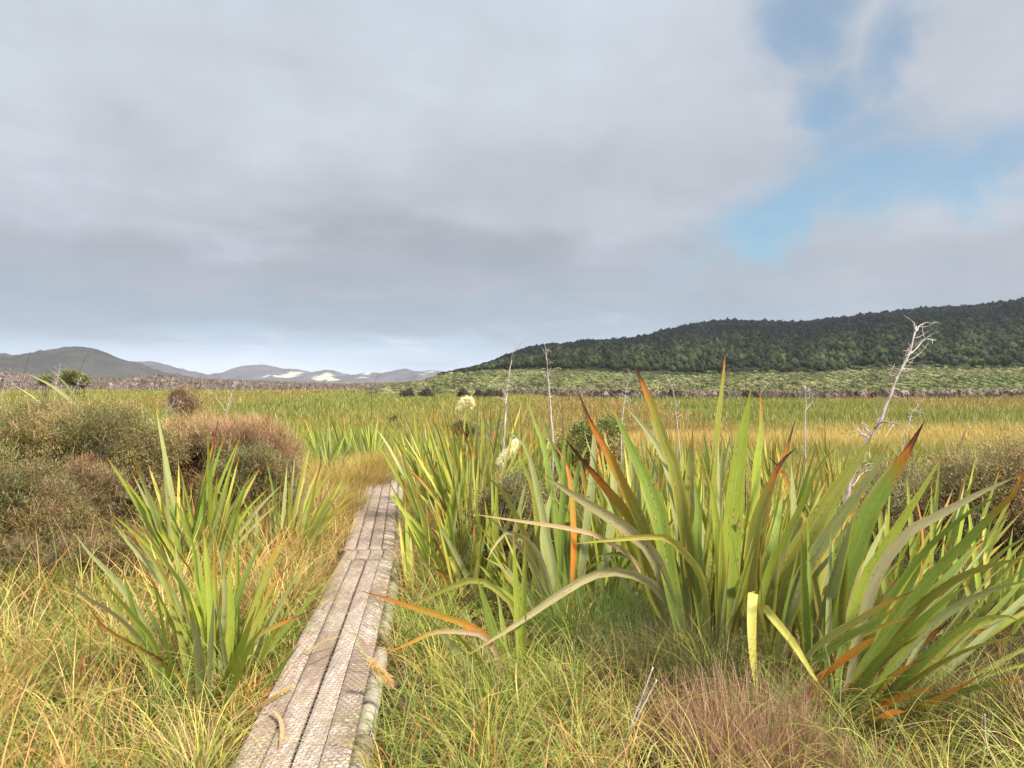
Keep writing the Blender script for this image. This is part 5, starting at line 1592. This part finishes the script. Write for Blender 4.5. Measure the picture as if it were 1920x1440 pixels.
# dead leaves lying on and beside the boardwalk
def loose_leaf(pts, W, key, label, tip0=.6, z=None, Yz=None):
    P = [np.array(p) for p in pts]
    g = leaf_geo(P, W, np.array(LEAFCOL[key]), tip0, .6, .4, .2, face=(0, 0, 1), roll=rng.uniform(-.4, .4), fold=.35, rows=14)
    A = Acc(); A.add(g[0], g[1], g[2], None, g[3], g[4])
    o = obj('dead_leaf', A.mesh('dead_leaf', P[0], True), M_flax, None, P[0])
    return tag(o, label, 'dead leaf')


def on_deck(px, py, dz=.012):
    Y = F * (CZ - DECK - dz) / (py - HY)
    return at(px, py, Y)


loose_leaf([at(432, 1352, 3.72), at(480, 1330, 3.75), at(520, 1305, 3.85), at(556, 1282, 3.95)], .03, 'k', 'brown dry folded leaf propped on the planks at the boardwalk edge', .5)
loose_leaf([on_deck(486, 1336), on_deck(506, 1332, .03), on_deck(524, 1350, .02), on_deck(528, 1375), on_deck(522, 1408)], .022, 't', 'curled tan dead leaf lying on the planks', .7)
loose_leaf([at(568, 1232, 4.25), at(600, 1222, 4.3), on_deck(632, 1212, .05), on_deck(662, 1203, .02)], .018, 'k', 'narrow orange brown leaf lying across the planks', .3)
loose_leaf([at(640, 940, 10.6), at(668, 934, 10.2), on_deck(690, 930, .02)], .03, 't', 'small tan leaf lying on the planks near the far end of the boardwalk', .5)

# ------------------------------------------------------------------ grass
GREEN = np.array([(.085, .130, .024), (.125, .175, .028), (.165, .200, .036), (.058, .085, .020), (.10, .12, .03)])
YELL = np.array([(.25, .245, .040), (.31, .265, .055), (.21, .235, .036)])
STRAW = np.array([(.38, .285, .105), (.43, .33, .135), (.34, .235, .085), (.30, .185, .065)])
RUST = np.array([(.36, .175, .055), (.32, .145, .045), (.25, .115, .045)])
BROWN = np.array([(.16, .10, .062), (.125, .078, .05), (.20, .13, .085)])


def pick(pal, n):
    return pal[rng.integers(len(pal), size=n)] * rng.uniform(.75, 1.25, (n, 1))


def deck_dist(x, y):
    """signed distance across the boardwalk's centre line"""
    near = y < 7.3
    cx = np.where(near, -.745 + (y - 1.5) * (-.6 / 5.8), -1.352 + (y - 7.3) * (-.888 / 6.3))
    d = x - cx
    return np.where(y > 13.8, 9.0, d)


def field(n, ymin, ymax, margin=1.5, dens=1.0):
    """random places in the view wedge, denser towards the front by DENS"""
    u = rng.random(n)
    y = (ymin ** dens + u * (ymax ** dens - ymin ** dens)) ** (1 / dens)
    x = rng.uniform(-1, 1, n) * (y * .70 + margin)
    return x, y


def near_grass():
    nc = 4300
    cx, cy = field(nc, 1.75, 9.0, 1.0, 1.55)
    hole = wob(cx, cy, .28, 17) + .6 * wob(cx, cy, .6, 18)
    ok = (abs(deck_dist(cx, cy)) > .20) & ((hole > -.28) | (rng.random(nc) < .25))
    cx, cy = cx[ok], cy[ok]
    nc = len(cx)
    k = 23
    N = nc * k
    ci = np.repeat(np.arange(nc), k)
    rr = rng.uniform(.02, .075, nc)[ci]
    x = cx[ci] + rng.normal(0, 1, N) * rr
    y = cy[ci] + rng.normal(0, 1, N) * rr
    dk_ = deck_dist(x, y)
    keep = (abs(dk_) > .243) & ~((dk_ > 0) & (dk_ < .37) & (y < 4.7) & (rng.random(N) < .8))
    x, y, ci = x[keep], y[keep], ci[keep]
    N = len(x)
    px = CX + x / y * F
    # what grows where: clump by clump
    pxc = CX + cx / cy * F
    t = rng.random(nc)
    w = wob(cx, cy, .55, 12) * .5
    left = 1 - sstep(pxc, 520, 640)
    kind = np.zeros(nc, int)                                    # 0 green 1 yellow 2 straw 3 rust 4 brown
    pl = t + w * .45
    # left of the boardwalk: straw and rust close by, green-yellow farther
    front = 1 - sstep(cy, 3.2, 4.9)
    kl = np.where(pl < .28 - .14 * front, 0, np.where(pl < .50 - .22 * front, 1, np.where(pl < .80 - .34 * front, 2, np.where(pl < .96, 3, 4))))
    # right of it: greener, brown in the depths
    kr = np.where(pl < .46, 0, np.where(pl < .55, 1, np.where(pl < .68, 2, np.where(pl < .80, 3, 4))))
    kind = np.where(left > .5, kl, kr)
    far = cy > 6.2
    kind = np.where(far & (t < .75), np.where(pl < .35, 1, 2), kind)
    col = np.zeros((nc, 3))
    for i, pal in enumerate((GREEN, YELL, STRAW, RUST, BROWN)):
        msk = kind == i
        col[msk] = pick(pal, msk.sum())
    hgt = rng.uniform(.18, .44, nc) * (1 - .25 * sstep(pxc, 640, 760) * sstep(cy, 3.4, 4.2)) * (1 + .25 * w) * np.where(kind == 4, .8, 1)
    hgt *= np.where(pxc > 640, .86, .95) + .26 * sstep(cy, 5.5, 8)
    for (tx, ty, tr) in ((1385, 3.45, .42), (1450, 3.2, .38), (385, 3.75, .34), (1330, 4.1, .22), (1700, 3.3, .22), (1215, 4.3, .15), (385, 4.2, .25), (1500, 4.0, .3), (1350, 4.4, .4), (1065, 5.1, .3), (1620, 3.25, .42), (1760, 3.3, .3)):
        hgt *= 1 - .72 * np.exp(-(((cx - (tx - CX) / F * ty) / tr) ** 2 + ((cy - ty + .1) / (tr * 1.3)) ** 2))
    # lower beside the planks and where the slim flax shows its foot
    dd = abs(deck_dist(cx, cy))
    hgt *= .66 + .34 * sstep(dd, .22, .55)
    hgt *= 1 - .35 * np.exp(-(((cx - pS[0]) / .45) ** 2 + ((cy - pS[1] + .3) / .8) ** 2))
    b = np.stack([x, y, ground_z(x, y)], -1)
    az = rng.uniform(0, 2 * np.pi, N)
    dk = deck_dist(x, y)
    over = (abs(dk) < .48) & (rng.random(N) < .42) & (y < 6.5) & (y > 4.6 * (dk > 0))
    az = np.where(over, np.where(dk > 0, -np.pi / 2, np.pi / 2) + rng.normal(0, .6, N), az)
    L = hgt[ci] * rng.uniform(.6, 1.7, N) * 1.5 * np.where(over, 1.15, 1)
    th0 = abs(rng.normal(0, .28, N))
    th1 = th0 + rng.uniform(.5, 2.5, N)
    c0 = col[ci] * rng.uniform(.75, 1.25, (N, 1))
    c0 = c0 * np.where(left[ci] > .5, 1, .95)[:, None]
    dry = rng.random(N) < .18
    c0 = np.where(dry[:, None], pick(STRAW, N), c0)
    c0 = c0 * np.array((1.34, 1.28, 1.25))
    c1 = c0 * rng.uniform(.9, 1.3, (N, 1)) + np.where(rng.random((N, 1)) < .35, np.array((.07, .035, .0)), 0)
    wd = rng.uniform(.0036, .0125, N) * (1 + .35 * (kind[ci] == 0)) * np.where(kind[ci] == 4, .55, 1)
    V, Q, C = ribbons(b, az, th0, th1, L, wd, c0 * .9, c1, 5, 1.4, rng.normal(0, .5, N))
    A = Acc(); A.add(V, Q, C)
    # a few broad bright sedge blades standing out of the rest
    n = 900
    x, y = field(n, 2.6, 6.0, .6, 1.4)
    ok = abs(deck_dist(x, y)) > .3
    x, y = x[ok], y[ok]; n = len(x)
    c = np.where(rng.random((n, 1)) < .7, pick(GREEN[1:3] * 1.25, n), pick(YELL, n))
    th0 = abs(rng.normal(.05, .3, n))
    V, Q, C = ribbons(np.stack([x, y, ground_z(x, y)], -1), rng.uniform(0, 6.28, n), th0, th0 + rng.uniform(.5, 2.2, n), rng.uniform(.4, .8, n), rng.uniform(.006, .011, n), c, c * 1.1, 8, 1.8, rng.normal(0, .5, n))
    A.add(V, Q, C)
    # arching sedge tufts: long blades bowing right over to the ground
    nt = 330
    tx, ty = field(nt, 2.7, 8.0, .6, 1.3)
    ok = abs(deck_dist(tx, ty)) > .34
    tx, ty = tx[ok], ty[ok]; nt = len(tx)
    kk = 46
    ti = np.repeat(np.arange(nt), kk); n = nt * kk
    tc = np.where(rng.random((nt, 1)) < .5, pick(GREEN[1:3] * 1.35, nt), np.where(rng.random((nt, 1)) < .5, pick(YELL * 1.2, nt), pick(STRAW * 1.1, nt)))
    x, y = tx[ti] + rng.normal(0, .035, n), ty[ti] + rng.normal(0, .035, n)
    c = tc[ti] * rng.uniform(.7, 1.3, (n, 1))
    th0 = abs(rng.normal(.12, .22, n))
    V, Q, C = ribbons(np.stack([x, y, ground_z(x, y)], -1), rng.uniform(0, 6.28, n), th0, th0 + rng.uniform(1.3, 2.7, n), rng.uniform(.45, .85, n) * np.repeat(rng.uniform(.75, 1.1, nt), kk), rng.uniform(.0045, .0085, n), c * .8, c * 1.15, 8, 1.5, rng.normal(0, .3, n))
    A.add(V, Q, C)
    # fallen straw lying every which way
    n = 9000
    x, y = field(n, 2.2, 7.5, .6, 1.4)
    ok = abs(deck_dist(x, y)) > .27
    x, y = x[ok], y[ok]; n = len(x)
    c = np.where(rng.random((n, 1)) < .75, pick(STRAW * 1.1, n), pick(BROWN, n))
    th0 = rng.uniform(.9, 1.5, n)
    V, Q, C = ribbons(np.stack([x, y, ground_z(x, y) + rng.uniform(.05, .30, n) * (.5 + .5 * sstep(abs(deck_dist(x, y)), .25, .6))], -1), rng.uniform(0, 6.28, n), th0, th0 + rng.normal(.25, .3, n), rng.uniform(.15, .5, n), rng.uniform(.002, .005, n), c, c, 4, 1, rng.normal(0, .4, n))
    A.add(V, Q, C)
    o = obj('grass', A.mesh('grass'), M_grass)
    tag(o, 'long green, yellow and straw coloured grass on both sides of the boardwalk', 'grass', kind='stuff')
    # leaf litter: a thatch of dead blades on the soil
    n = 16000
    x, y = field(n, 1.8, 9, .8, 1.5)
    ok = abs(deck_dist(x, y)) > .2
    x, y = x[ok], y[ok]; n = len(x)
    c = np.where(rng.random((n, 1)) < .5, pick(BROWN, n), pick(STRAW * .7, n))
    V, Q, C = ribbons(np.stack([x, y, ground_z(x, y) + rng.uniform(.005, .09, n)], -1), rng.uniform(0, 6.28, n), rng.uniform(1.2, 1.6, n), rng.uniform(1.3, 1.9, n), rng.uniform(.12, .4, n), rng.uniform(.003, .007, n), c * .8, c, 3, 1, rng.normal(0, .6, n))
    A = Acc(); A.add(V, Q, C)
    tag(obj('leaf_litter', A.mesh('leaf_litter'), M_grass), 'brown thatch of fallen dead blades under the grass', 'leaf litter', kind='stuff')


near_grass()


def marsh_colour(x, y):
    """the wetland's own patchwork: green rushes, olive, reddish streaks and a belt of tan grass"""
    n = len(x)
    px = CX + x / y * F
    ly = np.log(y)
    w1 = wob(x, y * .35, 7, 13); w2 = wob(x, y * .3, 22, 14); w3 = wob(x, y * .8, 3, 15)
    green = np.array((.130, .148, .026)); olive = np.array((.175, .165, .034)); red = np.array((.205, .135, .042)); tan = np.array((.41, .285, .085)); yel = np.array((.24, .205, .045)); bright = np.array((.12, .17, .026)); gold = np.array((.33, .24, .06))
    a = sstep(w1 + .6 * w3, -.5, .6)[:, None]
    c = green * (1 - a) + olive * a
    r = (sstep(w2 + .5 * w1, .05, .7) * .75 * sstep(y, 16, 26))[:, None]
    c = c * (1 - r) + red * r
    # tan belt beyond the big flax
    tb = sstep(px + 60 * w1, 1080, 1260) * sstep(y + 6 * w1, 19, 29) * (1 - sstep(y + 9 * w1 + 8 * w2, 44, 60)) * (.72 + .35 * w3).clip(.3, 1)
    c = c * (1 - tb[:, None] * .8) + tan * tb[:, None] * .8
    # yellow-gold tall grass round the boardwalk's far end
    gb = np.exp(-(((px - 690) / 170) ** 2)) * (1 - sstep(y, 15.5, 20)) * sstep(y, 6, 8)
    c = c * (1 - gb[:, None]) + gold * gb[:, None]
    ye = (1 - sstep(y, 12, 20))[:, None] * .55 * (1 - gb[:, None])
    c = c * (1 - ye) + yel * ye
    br = (np.exp(-(((px - 640) / 190) ** 2)) * sstep(y, 17, 19.5) * (1 - sstep(y, 27, 36)))[:, None]
    c = c * (1 - br) + bright * br
    return c


def marsh():
    A = Acc()
    for (n, y0, y1, dens, segs, h, wk, mg) in ((150000, 7.8, 20, 1.2, 4, .52, .00085, 1.5), (150000, 18, 55, 1.0, 3, .62, .00085, 4), (130000, 50, 175, .9, 2, .75, .0010, 10), (70000, 150, 360, .9, 2, .85, .0012, 20)):
        x, y = field(n, y0, y1, mg, dens)
        ok = abs(deck_dist(x, y)) > .27
        # clumping
        x = x + .06 * np.sin(x * 31) * (y > 0); x, y = x[ok], y[ok]
        n = len(x)
        c = marsh_colour(x, y) * rng.uniform(.72, 1.28, (n, 1))
        st = rng.random((n, 1)) < .10
        c = np.where(st, pick(STRAW, n) * .9, c) * 1.28
        px = CX + x / y * F
        tall = np.exp(-(((px - 700) / 110) ** 2)) * (1 - sstep(y, 15, 19)) * sstep(y, 8, 13)
        L = h * rng.uniform(.6, 1.3, n) * (1 + .22 * wob(x, y * .6, 5, 16)) * (1 + .25 * tall)
        L *= .60 + .40 * sstep(abs(deck_dist(x, y)), .25, .75)
        th0 = abs(rng.normal(0, .22, n))
        th1 = th0 + rng.uniform(.2, 1.3, n) * (1 if y0 < 15 else .55)
        V, Q, C = ribbons(np.stack([x, y, ground_z(x, y)], -1), rng.uniform(0, 6.28, n), th0, th1, L, np.maximum(.005, y * wk) * rng.uniform(.7, 1.3, n), c * .85, c * 1.12, segs, 1.3, twist=rng.normal(0, .7, n))
        A.add(V, Q, C)
    o = obj('rushes', A.mesh('rushes'), M_rush)
    tag(o, 'green, tan and reddish rushes and sedge covering the wide marsh flat', 'rushes', kind='stuff')


marsh()


def brush():
    """bare upright stems of the scrub along the marsh edge and on the low dunes"""
    n = 26000
    px = rng.uniform(-500, 800, n)
    Y = rng.uniform(256, 345, n)
    topy = profile([(-500, 688), (0, 694), (60, 700), (180, 706), (230, 708), (270, 702), (300, 701), (330, 706), (400, 712), (520, 716), (650, 719), (700, 716), (730, 719), (800, 724)], px) + wob(px, px * 0, 9, 8) * 2.0
    fr = (Y - 262) / 108.0
    ztop = CZ - (topy - HY) / F * 330 - 1.6
    z = -1.6 + (np.maximum(ztop, -1.4) + 1.6) * np.sin(np.clip(fr * 1.5, 0, 1) * np.pi / 2) * .95 - .3
    mv = pick(np.array([(.20, .15, .135), (.17, .125, .11), (.235, .18, .165)]), n) * (1 + .25 * wob(px, Y, 12, 3))[:, None]
    tp = np.where(rng.random((n, 1)) < .5 + .3 * (fr[:, None] > .5), np.array((.115, .098, .055)), mv)
    th = abs(rng.normal(0, .25, n))
    V, Q, C = ribbons(np.stack([(px - CX) / F * Y, Y, z], -1), rng.uniform(0, 6.28, n), th, th + rng.uniform(0, .7, n), rng.uniform(1.2, 3.0, n), rng.uniform(.10, .32, n), mv, tp, 2, twist=rng.normal(0, .5, n), taper=3)
    A = Acc(); A.add(V, Q, C)
    n = 22000
    px = rng.uniform(690, 2300, n)
    Y = rng.uniform(134, 170, n) + 70 * (1 - sstep(px, 760, 1150))
    x = (px - CX) / F * Y
    mv = pick(np.array([(.17, .122, .10), (.13, .092, .07), (.21, .16, .14), (.075, .055, .04)]), n) * (1 + .3 * wob(px, Y, 9, 3))[:, None]
    tp = np.where(rng.random((n, 1)) < .45, np.array((.13, .12, .055)), mv)
    th = abs(rng.normal(0, .3, n))
    V, Q, C = ribbons(np.stack([x, Y, ground_z(x, Y)], -1), rng.uniform(0, 6.28, n), th, th + rng.uniform(0, .8, n), rng.uniform(.7, 1.9, n) * (1 + .35 * wob(px, Y * .5, 20, 4)), rng.uniform(.06, .2, n), mv * .8, tp, 2, twist=rng.normal(0, .5, n), taper=3)
    A.add(V, Q, C)
    tag(obj('brushwood', A.mesh('brushwood'), M_scrub), 'mauve brown bare stems of the scrub along the far marsh edge', 'scrub', kind='stuff')


brush()

# small flax tufts dotted over the nearer marsh
b0 = plant_base(1010, 16)
lv = fan_leaves(b0, 22, (.8, 1.25), (.03, .05), .4, cols='gbysbo', dead=.15, rows=6, droop=.6)
first = flax_plant('flax_plant', b0, lv, 'small flax tufts dotted over the marsh beyond the flax bank', 'small flax tufts on the marsh', parts=False)
for i, (px_, Y_) in enumerate(((905, 17), (845, 19), (790, 16.5), (1080, 18), (1150, 15), (1215, 17.5), (1290, 16), (1375, 18), (1470, 16), (1545, 19), (1625, 15.5), (1710, 17), (1790, 15), (1850, 18), (1905, 16), (480, 21), (430, 24), (550, 27), (770, 25), (960, 23))):
    o = first.copy()
    b = plant_base(px_, Y_)
    o.location = b
    o.rotation_euler = (0, 0, i * 1.3)
    o.scale = [.85 + .3 * ((i * 37) % 10) / 10] * 3
    link(o)

# ------------------------------------------------------------------ separate tussocks
def tussock(px, Y, n, L, Wd, pal, label, r=.10, lean=.45, bend=1.2, tilt=0.0, seg=6, group=None, name='sedge_tuft'):
    b0 = plant_base(px, Y)
    p = rng.normal(0, 1, (n, 2)).clip(-1.6, 1.6) * r
    b = np.stack([b0[0] + p[:, 0], b0[1] + p[:, 1], ground_z(b0[0] + p[:, 0], b0[1] + p[:, 1])], -1)
    az = np.arctan2(p[:, 0], p[:, 1]) + rng.normal(0, .8, n)
    th0 = abs(rng.normal(0, lean * .6, n))
    c = pick(np.asarray(pal), n)
    V, Q, C = ribbons(b, az, th0, th0 + rng.uniform(.15, bend, n), rng.uniform(*L, n), rng.uniform(*Wd, n), c * .85, c * 1.1, seg, 1.4, rng.normal(0, .4, n))
    A = Acc(); A.add(V, Q, C)
    o = obj(name, A.mesh(name, b0), M_grass, None, b0)
    return tag(o, label, 'tussock', group)


PINKB = [(.38, .215, .125), (.30, .165, .095), (.46, .29, .18), (.21, .12, .07)]
DKR = [(.085, .085, .03), (.12, .10, .045), (.15, .105, .06), (.10, .12, .03)]
tussock(1400, 3.5, 1900, (.30, .54), (.004, .008), PINKB, 'pinkish brown dead wiry tussock at the foot of the big flax', r=.18, lean=.4, bend=.7)
tussock(1460, 3.25, 1600, (.24, .46), (.0035, .007), PINKB, 'low pale brown wiry tussock in front of the outward leaning flax', r=.15, lean=.5, bend=.8)
tussock(1330, 4.1, 1100, (.40, .66), (.003, .0055), DKR, 'dark olive fine stemmed rush tuft under the pale yellow folded leaf', r=.20, lean=.22, bend=.5)
tussock(1215, 4.3, 1000, (.40, .62), (.003, .0055), DKR, 'fine stemmed dark rush tuft between the slim flax and the big flax', r=.18, lean=.3, bend=.8)
tussock(1850, 3.7, 1000, (.35, .60), (.003, .005), DKR, 'fine olive rush tuft under the low arching flax leaves', r=.22, lean=.3, bend=.6)
tussock(1760, 3.2, 800, (.18, .34), (.003, .005), DKR + PINKB, 'mixed brown and olive rush tuft under the brown dead leaf', r=.2, lean=.45, bend=.9)
tussock(1790, 4.7, 1500, (.40, .70), (.003, .0055), DKR, 'dark olive rush tuft under the outward leaning flax leaves', r=.28, lean=.3, bend=.7)
tussock(1890, 4.9, 1500, (.40, .70), (.003, .0055), DKR + BROWN.tolist(), 'brown and olive rush tuft at the frame edge below the olive grey shrub', r=.28, lean=.3, bend=.7)
tussock(1910, 4.0, 1200, (.35, .60), (.003, .0055), DKR + BROWN.tolist(), 'brown and olive rush tuft at the frame edge under the arching leaf ends', r=.25, lean=.35, bend=.8)
tussock(1110, 4.9, 900, (.50, .78), (.005, .009), [(.12, .19, .028), (.16, .22, .035), (.19, .23, .04)], 'bright green drooping sedge in front of the grey flax stems', r=.12, lean=.7, bend=1.7, seg=8)
tussock(1000, 3.9, 420, (.40, .65), (.004, .008), [(.12, .18, .028), (.18, .22, .035), (.24, .22, .05)], 'green and yellow sedge beside the slim flax', r=.12, lean=.7, bend=1.6, seg=8)
tussock(735, 13.9, 2200, (.6, .95), (.006, .010), [(.36, .25, .065), (.30, .225, .055), (.26, .23, .045)], 'golden drooping tussock just past the far end of the boardwalk', r=.28, lean=.7, bend=1.9, seg=6)
tussock(655, 12.0, 2000, (.55, .85), (.005, .009), [(.38, .25, .065), (.34, .21, .055), (.28, .235, .05)], 'golden drooping tussock beside the tiny dark shrub', r=.28, lean=.7, bend=1.9, seg=6)
tussock(600, 9.6, 1800, (.5, .8), (.004, .008), [(.33, .235, .07), (.27, .24, .05), (.38, .27, .1)], 'straw coloured drooping tussock between the pink shrub and the boardwalk', r=.28, lean=.7, bend=1.8, seg=6)
tussock(790, 12.6, 1600, (.5, .8), (.005, .009), [(.30, .235, .055), (.24, .23, .04), (.36, .25, .08)], 'yellow drooping tussock across the boardwalk from the tiny dark shrub', r=.25, lean=.7, bend=1.9, seg=6)
# dead canes leaning in the grass beneath the big flax
for (pts, Y, lab) in (([(1150, 1440), (1180, 1370), (1225, 1252)], 3.5, 'pale dead cane leaning in the grass near the slim flax'),
                      ([(1165, 1440), (1190, 1360), (1232, 1275)], 3.45, 'second pale dead cane leaning against the first'),
                      ([(1870, 1440), (1850, 1390), (1848, 1340)], 3.2, 'short pale dead cane in the rushes at the frame corner'),):
    dead_stem('dead_cane', 'dead cane', Y, pts, .007, .004, [], lab, M_pale)
#==END1==
